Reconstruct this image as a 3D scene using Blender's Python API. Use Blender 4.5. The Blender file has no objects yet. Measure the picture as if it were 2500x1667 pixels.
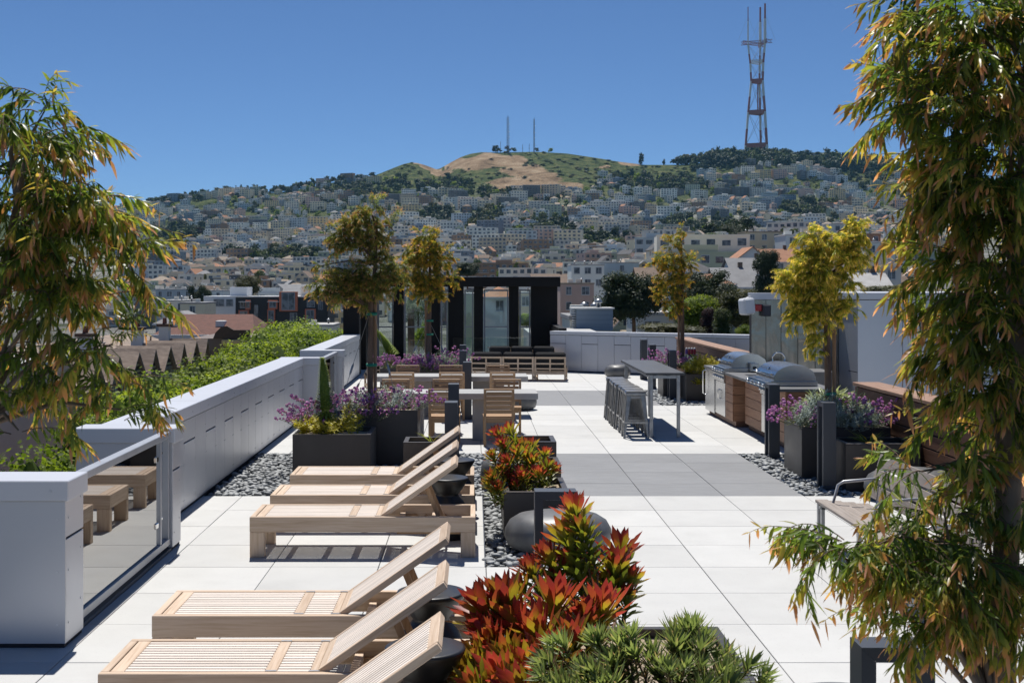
import bpy, bmesh, math, random
import numpy as np
from mathutils import Vector, Matrix

random.seed(7)
SC = bpy.context.scene
COL = SC.collection
R = math.radians
PI = math.pi

# ---------------------------------------------------------------- camera, sky, sun, exposure
cam_data = bpy.data.cameras.new("camera")
cam = bpy.data.objects.new("camera", cam_data)
COL.objects.link(cam)
cam.location = (0, 0, 2.4)
cam.rotation_euler = (R(90), 0, 0)
cam_data.sensor_width = 36.0
cam_data.lens = 44.64
cam_data.shift_x = 0.0368          # a rising / shifting lens: verticals stay vertical
cam_data.shift_y = -0.0538
cam_data.clip_start = 0.05
cam_data.clip_end = 30000
cam_data.dof.use_dof = True
cam_data.dof.focus_distance = 16.0
cam_data.dof.aperture_fstop = 11.0
SC.camera = cam

world = bpy.data.worlds.new("World")
SC.world = world
world.use_nodes = True
wn = world.node_tree
sky = wn.nodes.new("ShaderNodeTexSky")
sky.sky_type = 'NISHITA'
sky.sun_disc = False
sky.sun_elevation = R(63.2)
sky.sun_rotation = R(-9)
sky.altitude = 3000
sky.air_density = 0.86
sky.dust_density = 0.0
sky.ozone_density = 10.0
bg = wn.nodes["Background"]
bg.inputs["Strength"].default_value = 0.0745
wn.links.new(sky.outputs["Color"], bg.inputs["Color"])

sun_data = bpy.data.lights.new("sun", 'SUN')
sun_data.energy = 4.7
sun_data.angle = R(0.53)
sun_data.color = (1.0, 0.96, 0.90)
sun = bpy.data.objects.new("sun", sun_data)
COL.objects.link(sun)
sun.location = (-20, 60, 120)
sun.rotation_euler = Vector((-0.08, 0.5, 1.0)).to_track_quat('Z', 'Y').to_euler()

vs = SC.view_settings
vs.view_transform = 'Standard'
vs.look = 'None'
vs.exposure = 0.24
vs.gamma = 1.0
vs.use_curve_mapping = False
SC.render.engine = 'CYCLES'
SC.cycles.use_denoising = True
SC.cycles.max_bounces = 8
SC.cycles.diffuse_bounces = 3
SC.cycles.glossy_bounces = 4
SC.cycles.transmission_bounces = 4
SC.cycles.transparent_max_bounces = 12
SC.cycles.volume_bounces = 0
SC.cycles.caustics_reflective = False
SC.cycles.caustics_refractive = False
SC.cycles.sample_clamp_indirect = 4.0

# ---------------------------------------------------------------- helpers
F_PX = 3100.0
def at(px, py, Y):
    """a point of the place at depth Y, measured in the photograph"""
    return Vector(((px - 1158) * Y / F_PX, Y, 2.4 - (py - 699) * Y / F_PX))
def ax(px, Y):
    return (px - 1158) * Y / F_PX
def az(py, Y):
    return 2.4 - (py - 699) * Y / F_PX

def link(o, parent=None):
    COL.objects.link(o)
    if parent is not None:
        o.parent = parent
    return o

def tag(o, label=None, cat=None, group=None, kind=None):
    if label: o["label"] = label
    if cat: o["category"] = cat
    if group: o["group"] = group
    if kind: o["kind"] = kind
    return o

def thing(name, loc, label, cat, group=None, rz=0.0):
    o = bpy.data.objects.new(name, None)
    o.empty_display_size = 0.1
    link(o)
    o.location = loc
    o.rotation_euler = (0, 0, rz)
    return tag(o, label, cat, group)

def copy_tree(o, parent=None):
    c = o.copy()
    COL.objects.link(c)
    c.parent = parent
    for ch in list(KIDS.get(o.name, ())):
        k = copy_tree(ch, c)
        KIDS.setdefault(c.name, []).append(k)
    return c
KIDS = {}

def put(name, me, parent=None, loc=(0, 0, 0), rot=(0, 0, 0), scale=(1, 1, 1), kind=None):
    o = bpy.data.objects.new(name, me)
    link(o, parent)
    o.location = loc
    o.rotation_euler = rot
    o.scale = scale
    if parent is not None:
        KIDS.setdefault(parent.name, []).append(o)
    if kind: o["kind"] = kind
    return o

def mk(name, verts, faces, mats, midx=None, smooth=False, tint=None):
    me = bpy.data.meshes.new(name)
    me.from_pydata([tuple(v) for v in verts], [], faces)
    for m in (mats if isinstance(mats, (list, tuple)) else [mats]):
        me.materials.append(m)
    if midx is not None:
        me.polygons.foreach_set("material_index", midx)
    if smooth is True:
        me.polygons.foreach_set("use_smooth", [True] * len(me.polygons))
    elif smooth:
        me.polygons.foreach_set("use_smooth", list(smooth))
    if tint is not None:
        a = me.attributes.new("tint", 'FLOAT', 'POINT')
        a.data.foreach_set("value", np.asarray(tint, dtype=np.float32))
    me.update()
    return me

def frame_of(d):
    d = Vector(d).normalized()
    up = Vector((0, 0, 1)) if abs(d.z) < 0.95 else Vector((0, 1, 0))
    a = d.cross(up).normalized()
    return a, a.cross(d).normalized()

class MB:
    """collects shapes for one mesh"""
    def __init__(s):
        s.v, s.f, s.m, s.s, s.t = [], [], [], [], []
    def raw(s, verts, faces, m=0, smooth=False, tint=0.5):
        b = len(s.v)
        s.v += [tuple(v) for v in verts]
        s.t += (list(tint) if hasattr(tint, "__len__") else [tint] * len(verts))
        for f in faces:
            s.f.append([i + b for i in f]); s.m.append(m); s.s.append(smooth)
        return s
    def box(s, x0, x1, y0, y1, z0, z1, m=0, b=0.0, M=None):
        if x0 > x1: x0, x1 = x1, x0
        if y0 > y1: y0, y1 = y1, y0
        if z0 > z1: z0, z1 = z1, z0
        b = min(b, (x1 - x0) * .45, (y1 - y0) * .45, (z1 - z0) * .45)
        if b <= 0:
            v = [(x, y, z) for z in (z0, z1) for y in (y0, y1) for x in (x0, x1)]
            f = [(0, 2, 3, 1), (4, 5, 7, 6), (0, 1, 5, 4), (2, 6, 7, 3), (0, 4, 6, 2), (1, 3, 7, 5)]
        else:
            v, idx = [], {}
            for i, x in enumerate((x0, x1)):
                for j, y in enumerate((y0, y1)):
                    for k, z in enumerate((z0, z1)):
                        sx, sy, sz = (b, -b)[i], (b, -b)[j], (b, -b)[k]
                        idx[i, j, k] = len(v)
                        v += [(x, y + sy, z + sz), (x + sx, y, z + sz), (x + sx, y + sy, z)]
            I = idx
            f = []
            def q(*p):
                f.append(p)
            q(I[0,0,0], I[0,0,1], I[0,1,1], I[0,1,0]); q(I[1,0,0], I[1,1,0], I[1,1,1], I[1,0,1])
            q(I[0,0,0]+1, I[1,0,0]+1, I[1,0,1]+1, I[0,0,1]+1); q(I[0,1,0]+1, I[0,1,1]+1, I[1,1,1]+1, I[1,1,0]+1)
            q(I[0,0,0]+2, I[0,1,0]+2, I[1,1,0]+2, I[1,0,0]+2); q(I[0,0,1]+2, I[1,0,1]+2, I[1,1,1]+2, I[0,1,1]+2)
            for i in (0, 1):
                for j in (0, 1):
                    q(I[i,j,0], I[i,j,0]+1, I[i,j,1]+1, I[i,j,1])
            for i in (0, 1):
                for k in (0, 1):
                    q(I[i,0,k], I[i,0,k]+2, I[i,1,k]+2, I[i,1,k])
            for j in (0, 1):
                for k in (0, 1):
                    q(I[0,j,k]+1, I[0,j,k]+2, I[1,j,k]+2, I[1,j,k]+1)
            for p in I.values():
                q(p, p + 1, p + 2)
            # make every face point outwards
            c = Vector(((x0 + x1) / 2, (y0 + y1) / 2, (z0 + z1) / 2))
            g = []
            for p in f:
                P = [Vector(v[i]) for i in p]
                n = (P[1] - P[0]).cross(P[2] - P[0])
                g.append(p if n.dot(sum(P, Vector()) / len(P) - c) > 0 else tuple(reversed(p)))
            f = g
        if M is not None:
            v = [M @ Vector(p) for p in v]
        return s.raw(v, f, m)
    def tube(s, pts, r, n=6, m=0, smooth=True, cap=True, tint=0.5):
        pts = [Vector(p) for p in pts]
        rs = r if hasattr(r, "__len__") else [r] * len(pts)
        v, f = [], []
        for i, p in enumerate(pts):
            d = pts[min(i + 1, len(pts) - 1)] - pts[max(i - 1, 0)]
            a, b = frame_of(d)
            for k in range(n):
                t = 2 * PI * k / n
                v.append(p + a * (rs[i] * math.cos(t)) + b * (rs[i] * math.sin(t)))
        for i in range(len(pts) - 1):
            for k in range(n):
                f.append((i * n + k, i * n + (k + 1) % n, (i + 1) * n + (k + 1) % n, (i + 1) * n + k))
        if cap:
            f.append(tuple(range(n))); f.append(tuple(reversed(range((len(pts) - 1) * n, len(pts) * n))))
        return s.raw(v, f, m, smooth, tint)
    def bar(s, p0, p1, w, h, m=0, up=(0, 0, 1)):
        """square bar from p0 to p1"""
        p0, p1 = Vector(p0), Vector(p1)
        d = (p1 - p0).normalized()
        u = Vector(up)
        a = d.cross(u)
        if a.length < 1e-4: a = d.cross(Vector((0, 1, 0)))
        a.normalize(); b = a.cross(d).normalized()
        v = [p + a * (sx * w / 2) + b * (sz * h / 2) for p in (p0, p1) for sx, sz in ((-1, -1), (1, -1), (1, 1), (-1, 1))]
        f = [(3, 2, 1, 0), (4, 5, 6, 7)] + [(i, (i + 1) % 4, 4 + (i + 1) % 4, 4 + i) for i in range(4)]
        return s.raw(v, f, m)
    def lathe(s, prof, n=24, m=0, c=(0, 0, 0), smooth=True):
        v, f = [], []
        for r, z in prof:
            for k in range(n):
                t = 2 * PI * k / n
                v.append((c[0] + r * math.cos(t), c[1] + r * math.sin(t), c[2] + z))
        for i in range(len(prof) - 1):
            for k in range(n):
                f.append((i * n + k, i * n + (k + 1) % n, (i + 1) * n + (k + 1) % n, (i + 1) * n + k))
        f.append(tuple(reversed(range(n)))); f.append(tuple(range((len(prof) - 1) * n, len(prof) * n)))
        return s.raw(v, f, m, smooth)
    def prism(s, poly, y0, y1, m=0, axis='y', smooth=False):
        """poly of (u, w): extruded along the axis"""
        n = len(poly)
        P = {'y': lambda u, w, t: (u, t, w), 'x': lambda u, w, t: (t, u, w), 'z': lambda u, w, t: (u, w, t)}[axis]
        v = [P(u, w, y0) for u, w in poly] + [P(u, w, y1) for u, w in poly]
        f = [tuple(range(n)), tuple(reversed(range(n, 2 * n)))]
        f += [(i, n + i, n + (i + 1) % n, (i + 1) % n) for i in range(n)]
        return s.raw(v, f, m, smooth)
    def mesh(s, name, mats, tint=False):
        return mk(name, s.v, s.f, mats, s.m, s.s, s.t if tint else None)
    def build(s, name, mats, parent=None, loc=(0, 0, 0), rot=(0, 0, 0), kind=None, tint=False):
        return put(name, s.mesh(name, mats, tint), parent, loc, rot, kind=kind)

# ---------------------------------------------------------------- materials
def nodes_of(name):
    m = bpy.data.materials.new(name)
    m.use_nodes = True
    nt = m.node_tree
    return m, nt, nt.nodes["Principled BSDF"]

def coords(nt, scale=(1, 1, 1), rnd=True, src="Object"):
    tc = nt.nodes.new("ShaderNodeTexCoord")
    mp = nt.nodes.new("ShaderNodeMapping")
    mp.inputs["Scale"].default_value = scale
    nt.links.new(tc.outputs[src], mp.inputs["Vector"])
    if rnd:
        oi = nt.nodes.new("ShaderNodeObjectInfo")
        mu = nt.nodes.new("ShaderNodeMath"); mu.operation = 'MULTIPLY'; mu.inputs[1].default_value = 91.7
        nt.links.new(oi.outputs["Random"], mu.inputs[0])
        nt.links.new(mu.outputs[0], mp.inputs["Location"])
    return mp.outputs["Vector"]

def noise(nt, vec, scale, detail=3, rough=.55, dist=0.0):
    n = nt.nodes.new("ShaderNodeTexNoise")
    n.inputs["Scale"].default_value = scale
    n.inputs["Detail"].default_value = detail
    n.inputs["Roughness"].default_value = rough
    n.inputs["Distortion"].default_value = dist
    nt.links.new(vec, n.inputs["Vector"])
    return n.outputs["Fac"]

def ramp(nt, fac, stops):
    r = nt.nodes.new("ShaderNodeValToRGB")
    e = r.color_ramp.elements
    while len(e) < len(stops): e.new(0.5)
    for i, (p, c) in enumerate(stops):
        e[i].position = p
        e[i].color = (*c, 1) if len(c) == 3 else c
    nt.links.new(fac, r.inputs["Fac"])
    return r.outputs["Color"]

def mixc(nt, fac, a, b, mode='MIX'):
    n = nt.nodes.new("ShaderNodeMix"); n.data_type = 'RGBA'; n.blend_type = mode
    for sock, val in ((n.inputs[0], fac), (n.inputs[6], a), (n.inputs[7], b)):
        if isinstance(val, (int, float)): sock.default_value = val
        elif isinstance(val, tuple): sock.default_value = (*val, 1)
        else: nt.links.new(val, sock)
    return n.outputs[2]

def value_jitter(nt, col, amt):
    oi = nt.nodes.new("ShaderNodeObjectInfo")
    mr = nt.nodes.new("ShaderNodeMapRange")
    mr.inputs["To Min"].default_value = 1 - amt; mr.inputs["To Max"].default_value = 1 + amt
    nt.links.new(oi.outputs["Random"], mr.inputs["Value"])
    h = nt.nodes.new("ShaderNodeHueSaturation")
    nt.links.new(mr.outputs["Result"], h.inputs["Value"])
    nt.links.new(col, h.inputs["Color"])
    return h.outputs["Color"]

def bumpy(nt, bsdf, height, strength, dist=0.01):
    b = nt.nodes.new("ShaderNodeBump")
    b.inputs["Strength"].default_value = strength
    b.inputs["Distance"].default_value = dist
    nt.links.new(height, b.inputs["Height"])
    nt.links.new(b.outputs["Normal"], bsdf.inputs["Normal"])

def pmat(name, c1, c2=None, scale=4, stretch=(1, 1, 1), rough=.5, metal=0.0, bump=0.0, bscale=60, rnd=0.0,
         spec=.5, lo=.3, hi=.7, detail=4, rvar=0.0, bdist=.01):
    m, nt, b = nodes_of(name)
    vec = coords(nt, stretch)
    c2 = c2 or tuple(x * .82 for x in c1)
    n1 = noise(nt, vec, scale, detail)
    col = ramp(nt, n1, [(lo, c2), (hi, c1)])
    if rnd: col = value_jitter(nt, col, rnd)
    nt.links.new(col, b.inputs["Base Color"])
    b.inputs["Roughness"].default_value = rough
    b.inputs["Metallic"].default_value = metal
    b.inputs["Specular IOR Level"].default_value = spec
    if rvar:
        mr = nt.nodes.new("ShaderNodeMapRange")
        mr.inputs["To Min"].default_value = max(.02, rough - rvar); mr.inputs["To Max"].default_value = rough + rvar
        nt.links.new(noise(nt, vec, scale * 2.3, 3), mr.inputs["Value"])
        nt.links.new(mr.outputs["Result"], b.inputs["Roughness"])
    if bump:
        bumpy(nt, b, noise(nt, vec, bscale, 3), bump, bdist)
    return m

def woodmat(name, light, mid, dark, axis, rough=.62, rnd=.12, grey=None):
    """long grain along the axis, knots and uneven weathering"""
    m, nt, b = nodes_of(name)
    st = {'x': (1.2, 26, 26), 'y': (26, 1.2, 26), 'z': (26, 26, 1.2)}[axis]
    vec = coords(nt, st)
    g = noise(nt, vec, 2.2, 5, .6, .6)
    col = ramp(nt, g, [(.28, dark), (.5, mid), (.72, light)])
    if grey:
        w = noise(nt, coords(nt, (1, 1, 1)), 3.0, 4)
        col = mixc(nt, ramp(nt, w, [(.4, (0, 0, 0)), (.62, (1, 1, 1))]), col, grey)
    else:
        w = noise(nt, coords(nt, (1, 1, 1)), 2.0, 3)
        col = mixc(nt, ramp(nt, w, [(.35, (.0, .0, .0)), (.75, (.35, .35, .35))]), col, mid)
    col = value_jitter(nt, col, rnd)
    nt.links.new(col, b.inputs["Base Color"])
    b.inputs["Roughness"].default_value = rough
    b.inputs["Specular IOR Level"].default_value = .3
    bumpy(nt, b, g, .25, .003)
    return m

def leafmat(name, stops, trans=.4, rough=.42, jit=.15, tcol=1.5, spec=.4):
    m, nt, b = nodes_of(name)
    at_ = nt.nodes.new("ShaderNodeAttribute"); at_.attribute_name = "tint"
    col = ramp(nt, at_.outputs["Fac"], stops)
    col = value_jitter(nt, col, jit)
    nt.links.new(col, b.inputs["Base Color"])
    b.inputs["Roughness"].default_value = rough
    b.inputs["Specular IOR Level"].default_value = spec
    tr = nt.nodes.new("ShaderNodeBsdfTranslucent")
    gm = nt.nodes.new("ShaderNodeMix"); gm.data_type = 'RGBA'; gm.blend_type = 'MULTIPLY'
    gm.inputs[0].default_value = 1.0
    nt.links.new(col, gm.inputs[6]); gm.inputs[7].default_value = (tcol, tcol, tcol * .6, 1)
    nt.links.new(gm.outputs[2], tr.inputs["Color"])
    mx = nt.nodes.new("ShaderNodeMixShader"); mx.inputs["Fac"].default_value = trans
    out = nt.nodes["Material Output"]
    nt.links.new(b.outputs[0], mx.inputs[1]); nt.links.new(tr.outputs[0], mx.inputs[2])
    nt.links.new(mx.outputs[0], out.inputs["Surface"])
    return m

def glassmat(name, tint=(.90, .96, .95), rough=.0, ior=1.5):
    m, nt, b = nodes_of(name)
    nt.nodes.remove(b)
    fr = nt.nodes.new("ShaderNodeFresnel"); fr.inputs["IOR"].default_value = ior
    tr = nt.nodes.new("ShaderNodeBsdfTransparent"); tr.inputs["Color"].default_value = (*tint, 1)
    gl = nt.nodes.new("ShaderNodeBsdfGlossy"); gl.inputs["Roughness"].default_value = rough
    mx = nt.nodes.new("ShaderNodeMixShader")
    nt.links.new(fr.outputs[0], mx.inputs["Fac"])
    nt.links.new(tr.outputs[0], mx.inputs[1]); nt.links.new(gl.outputs[0], mx.inputs[2])
    nt.links.new(mx.outputs[0], nt.nodes["Material Output"].inputs["Surface"])
    return m

def concrete_paver(name, base, speck, streak=0.0):
    m, nt, b = nodes_of(name)
    vec = coords(nt)
    big = noise(nt, vec, 2.6, 4, .6)
    col = ramp(nt, big, [(.3, tuple(x * .93 for x in base)), (.7, base)])
    if streak:
        s = noise(nt, coords(nt, (1.2, 14, 1)), 3.0, 5, .65)
        col = mixc(nt, ramp(nt, s, [(.35, (0, 0, 0)), (.7, (streak,) * 3)]), col, tuple(x * .68 for x in base))
    v = nt.nodes.new("ShaderNodeTexVoronoi"); v.inputs["Scale"].default_value = 95
    nt.links.new(vec, v.inputs["Vector"])
    f = ramp(nt, v.outputs["Distance"], [(.16, (1, 1, 1)), (.30, (0, 0, 0))])
    k = ramp(nt, noise(nt, vec, 130, 2), [(.52, (0, 0, 0)), (.62, (.75, .75, .75))])
    col = mixc(nt, mixc(nt, 1.0, f, k, 'MULTIPLY'), col, speck)
    dirt = ramp(nt, noise(nt, coords(nt, src="Object"), 1.1, 6, .65), [(.52, (0, 0, 0)), (.78, (.4, .4, .4))])
    col = mixc(nt, dirt, col, tuple(x * .72 for x in base))
    col = value_jitter(nt, col, .055)
    nt.links.new(col, b.inputs["Base Color"])
    b.inputs["Roughness"].default_value = .72
    b.inputs["Specular IOR Level"].default_value = .3
    bumpy(nt, b, noise(nt, vec, 160, 2), .12, .004)
    return m

M = {}
M['paver'] = concrete_paver("white_paver", (.555, .555, .54), (.30, .30, .295))
M['paver_dark'] = concrete_paver("grey_paver", (.265, .27, .278), (.36, .36, .37), .75)
M['joint'] = pmat("joint_dark", (.06, .06, .06), rough=.9)
M['panel'] = pmat("grey_metal_panel", (.545, .555, .59), (.515, .525, .56), 1.3, rough=.36, metal=.45, rnd=.03, spec=.45, rvar=.06)
M['coping'] = pmat("pale_metal_coping", (.58, .59, .62), (.55, .56, .59), 1.0, rough=.38, metal=.2, rnd=.02)
M['panel_gap'] = pmat("dark_gap", (.03, .03, .035), rough=.9)
M['rivet'] = pmat("rivet", (.62, .64, .68), rough=.3, metal=.6)
M['planter'] = pmat("dark_steel", (.080, .072, .068), (.058, .053, .050), 2.0, rough=.42, metal=.35, rnd=.08, rvar=.08, spec=.5)
M['post'] = pmat("slate_paint", (.050, .056, .068), (.042, .048, .058), 3, rough=.45, rnd=.06)
M['black'] = pmat("black_ceramic", (.020, .020, .021), (.014, .014, .015), 4, rough=.38, rvar=.1)
M['pavilion'] = pmat("black_cladding", (.013, .012, .012), (.010, .009, .009), 3, rough=.6, spec=.2)
M['frame_grey'] = pmat("grey_frame", (.30, .31, .33), rough=.4, metal=.4)
M['rail'] = pmat("rail_paint", (.42, .43, .45), rough=.38, metal=.3)
M['steel'] = pmat("brushed_steel", (.50, .50, .495), (.45, .45, .445), 3, (1, 1, 30), rough=.24, metal=1.0, rvar=.04)
for a in 'xy':
    M['cab_' + a] = woodmat("cabinet_" + a, (.42, .235, .14), (.32, .165, .095), (.19, .09, .05), a, .55, .28)
M['chrome'] = pmat("chrome", (.75, .75, .75), rough=.1, metal=1.0)
M['galv'] = pmat("galvanised", (.42, .43, .44), (.30, .31, .32), 14, rough=.42, metal=.85, rvar=.1)
M['stool'] = pmat("stool_metal", (.33, .33, .33), (.20, .20, .20), 9, rough=.36, metal=.9, rvar=.12, rnd=.1)
M['concrete'] = pmat("table_concrete", (.42, .42, .41), (.33, .33, .325), 3, rough=.7, bump=.1, rnd=.04)
M['bartop'] = pmat("bar_top", (.075, .077, .082), (.055, .057, .06), 5, (1, .2, 1), rough=.45)
M['pouf'] = pmat("pouf_stone", (.150, .152, .155), (.085, .087, .09), 5.5, rough=.46, rvar=.14, rnd=.08, detail=6)
M['gravel'] = pmat("tan_gravel", (.60, .49, .36), (.30, .23, .16), 90, rough=.9, bump=.9, bscale=110, bdist=.02)
M['pebble'] = pmat("pebble", (.36, .375, .38), (.19, .20, .205), 7, rough=.62, rnd=.4)
M['pebble_many'] = pmat("pebble_many", (.38, .395, .40), (.14, .15, .155), 11, rough=.62, lo=.34, hi=.66)
M['fabric'] = pmat("charcoal_fabric", (.022, .022, .023), (.016, .016, .017), 30, rough=.9, bump=.2, bscale=300)
for a in 'xyz':
    M['teak_' + a] = woodmat("teak_" + a, (.66, .53, .41), (.58, .44, .32), (.44, .31, .205), a)
    M['worn_' + a] = woodmat("weathered_teak_" + a, (.36, .315, .28), (.29, .25, .22), (.19, .16, .14), a, .75, .1)
    M['chair_' + a] = woodmat("chair_teak_" + a, (.50, .35, .22), (.40, .25, .14), (.25, .14, .07), a, .6, .12)
    M['ipe_' + a] = woodmat("cedar_" + a, (.215, .115, .072), (.155, .078, .047), (.09, .042, .025), a, .55, .22)
M['cap_wood'] = woodmat("cedar_cap", (.40, .255, .175), (.32, .19, .125), (.20, .11, .07), 'y', .6)
M['slat'] = woodmat("lounger_slat", (.82, .74, .66), (.76, .67, .585), (.62, .53, .44), 'x', .65, .1)
M['glass'] = glassmat("clear_glass")
M['glass_coated'] = glassmat("coated_glass", (.45, .50, .50), .0, 11.0)
M['glass_dark'] = glassmat("tinted_glass", (.52, .60, .60), .0, 1.52)
M['bark'] = pmat("bark", (.20, .13, .085), (.10, .06, .04), 12, (1, 1, .25), rough=.9, bump=.6, bscale=30)
M['bark_pale'] = pmat("bark_pale", (.34, .25, .18), (.17, .11, .075), 10, (1, 1, .3), rough=.9, bump=.5, bscale=30)
M['stake'] = woodmat("stake_wood", (.36, .24, .15), (.27, .17, .10), (.17, .10, .06), 'z')
M['green_tie'] = pmat("green_tie", (.01, .22, .13), rough=.6)
M['cable'] = pmat("guy_wire", (.35, .35, .35), rough=.4, metal=.8)
M['white_plastic'] = pmat("white_plastic", (.74, .75, .76), rough=.45)
M['red_paint'] = pmat("red_paint", (.42, .03, .035), rough=.4)
M['navy_box'] = pmat("navy_box", (.03, .035, .05), rough=.45)
# ================================================================ deck, parapets, pavilion
D = .92                                     # paver grid
GX, GY = .10, 14.55
def slab(name, x0, x1, y0, y1, z0, z1, m):
    o = MB().box(x0, x1, y0, y1, z0, z1).build(name, m)
    return tag(o, kind="structure")
M['stucco_grey'] = pmat("stucco_grey", (.45, .45, .44), rough=.85)
roof_slab = slab("roof_slab", -3.75, 9.6, -3.0, 41.9, -.6, -.052, M['joint'])
slab("building_base", -3.6, 9.4, -2.9, 41.7, -17.4, -.602, M['stucco_grey'])

deck = thing("deck", (0, 0, 0), None, None); deck["kind"] = "structure"
pav_me = MB().box(-.457, .457, -.457, .457, -.046, 0, b=.003).mesh("paver", M['paver'])
pav_dk = MB().box(-.457, .457, -.457, .457, -.046, 0, b=.003).mesh("grey_paver", M['paver_dark'])
def cell_kind(c, r):
    if 0 <= r <= 3:
        if c <= 0: return None
        if c >= 4: return None
        return 'd'
    if 12 <= r <= 15:
        if c >= 4: return None
        return 'd' if c >= 1 else 'd'
    if -4 <= r <= -1 and c == 0: return None
    return 'w'
far = MB()
for r in range(-12, 30):
    for c in range(-4, 6):
        k = cell_kind(c, r)
        if k is None: continue
        x, y = GX + D * (c + .5), GY + D * (r + .5)
        if y < 6.0 and (x < -3.0 or x > 4.6): continue
        if x > 4.7 and 8 < y < 33 and y > 18.3: pass
        if r <= 11:
            o = put("paver", pav_dk if k == 'd' else pav_me, deck, (x, y, random.uniform(-.0012, .0012)),
                    (0, 0, random.choice((0, PI / 2, PI, -PI / 2)) if k == 'w' else random.choice((0, PI))))
        else:
            far.box(x - .457, x + .457, y - .457, y + .457, -.046, random.uniform(-.001, .001), 1 if k == 'd' else 0)
for r in range(12, 30):
    pass
far.build("far_paving", [M['paver'], M['paver_dark']], deck, kind="stuff")
# paved strip beyond the wooden wall
slab("roof_terrace", 5.63, 9.5, 3.0, 34.0, -.05, -.004, M['paver'])

# ---- pebble beds
peb = []
for k in range(7):
    bm = bmesh.new(); bmesh.ops.create_icosphere(bm, subdivisions=2, radius=1)
    rr = random.Random(100 + k)
    for v in bm.verts:
        n = v.co.normalized()
        q = 1 + .18 * math.sin(3.1 * n.x + k) * math.cos(2.3 * n.y + 2 * k) + .1 * math.sin(5 * n.z + k)
        v.co = Vector((n.x * q * rr.uniform(.97, 1.03), n.y * q * .76, n.z * q * .46))
    me = bpy.data.meshes.new("pebble"); bm.to_mesh(me); bm.free()
    me.materials.append(M['pebble'])
    me.polygons.foreach_set("use_smooth", [True] * len(me.polygons))
    peb.append(me)
pebco = []
for me in peb:
    a = np.zeros(len(me.vertices) * 3); me.vertices.foreach_get("co", a)
    pebco.append((a.reshape(-1, 3), [tuple(p.vertices) for p in me.polygons]))
def pebble_bed(name, rects, n_single, seed, solid=()):
    bed = thing(name, (0, 0, 0), None, None); bed["kind"] = "structure"
    rg = random.Random(seed)
    spots = []
    for x0, x1, y0, y1 in rects:
        s = .074
        ny = int((y1 - y0) / (s * .8))
        for j in range(ny):
            for i in range(int((x1 - x0) / s)):
                for lay in (0, 1):
                    if lay and rg.random() > .55: continue
                    x = x0 + (i + .5 + rg.uniform(-.42, .42)) * s
                    y = y0 + (j + .5 + rg.uniform(-.42, .42)) * s * .8
                    if any(a < x < b and c < y < d for a, b, c, d in solid): continue
                    spots.append((x, y, (-.028 if not lay else .002) + rg.uniform(-.008, .010), rg.uniform(.030, .054) * (.95 if lay else 1)))
    tops = sorted([s for s in spots if s[2] > -.006], key=lambda s: s[1])[:n_single]
    chosen = set(id(t) for t in tops)
    for t in tops:
        put("pebble", rg.choice(peb), bed, t[:3], (rg.uniform(-.3, .3), rg.uniform(-.3, .3), rg.uniform(0, 6.28)), (t[3],) * 3)
    V, Fc, b = [], [], 0
    for t in spots:
        if id(t) in chosen: continue
        co, fs = rg.choice(pebco)
        a, e = rg.uniform(0, 6.28), rg.uniform(-.35, .35)
        ca, sa, ce, se = math.cos(a), math.sin(a), math.cos(e), math.sin(e)
        x = co[:, 0] * ce - co[:, 2] * se; z = co[:, 0] * se + co[:, 2] * ce
        V.append(np.stack([(x * ca - co[:, 1] * sa) * t[3] + t[0], (x * sa + co[:, 1] * ca) * t[3] + t[1], z * t[3] + t[2]], 1))
        Fc += [(f[0] + b, f[1] + b, f[2] + b) for f in fs]; b += len(co)
    put("pebble_fill", mk("pebble_fill", np.concatenate(V).tolist(), Fc, M['pebble_many'], smooth=True), bed, kind="stuff")
pebble_bed("pebble_bed", [(-3.07, 1.0, GY + .02, GY + 4 * D - .02), (.115, .99, GY - 4 * D + .02, GY)], 170, 3,
           [(-2.2, -1.35, 15.9, 16.6), (-1.8, -.8, 17.1, 17.8), (.35, .85, 12.1, 14.2)])
pebble_bed("pebble_bed", [(3.79, 5.28, GY + .02, GY + 4 * D - .02), (3.79, 5.28, GY + 12 * D, GY + 16 * D)], 120, 4,
           [(4.2, 5.2, 15.95, 16.65), (4.45, 5.15, 14.95, 15.5), (4.2, 4.9, 27.6, 28.4)])
# thin dark steel edging of the pebble strip
MB().box(.088, .098, GY - 4 * D, GY, -.05, .006).build("steel_edging", M['post'], deck)

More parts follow.
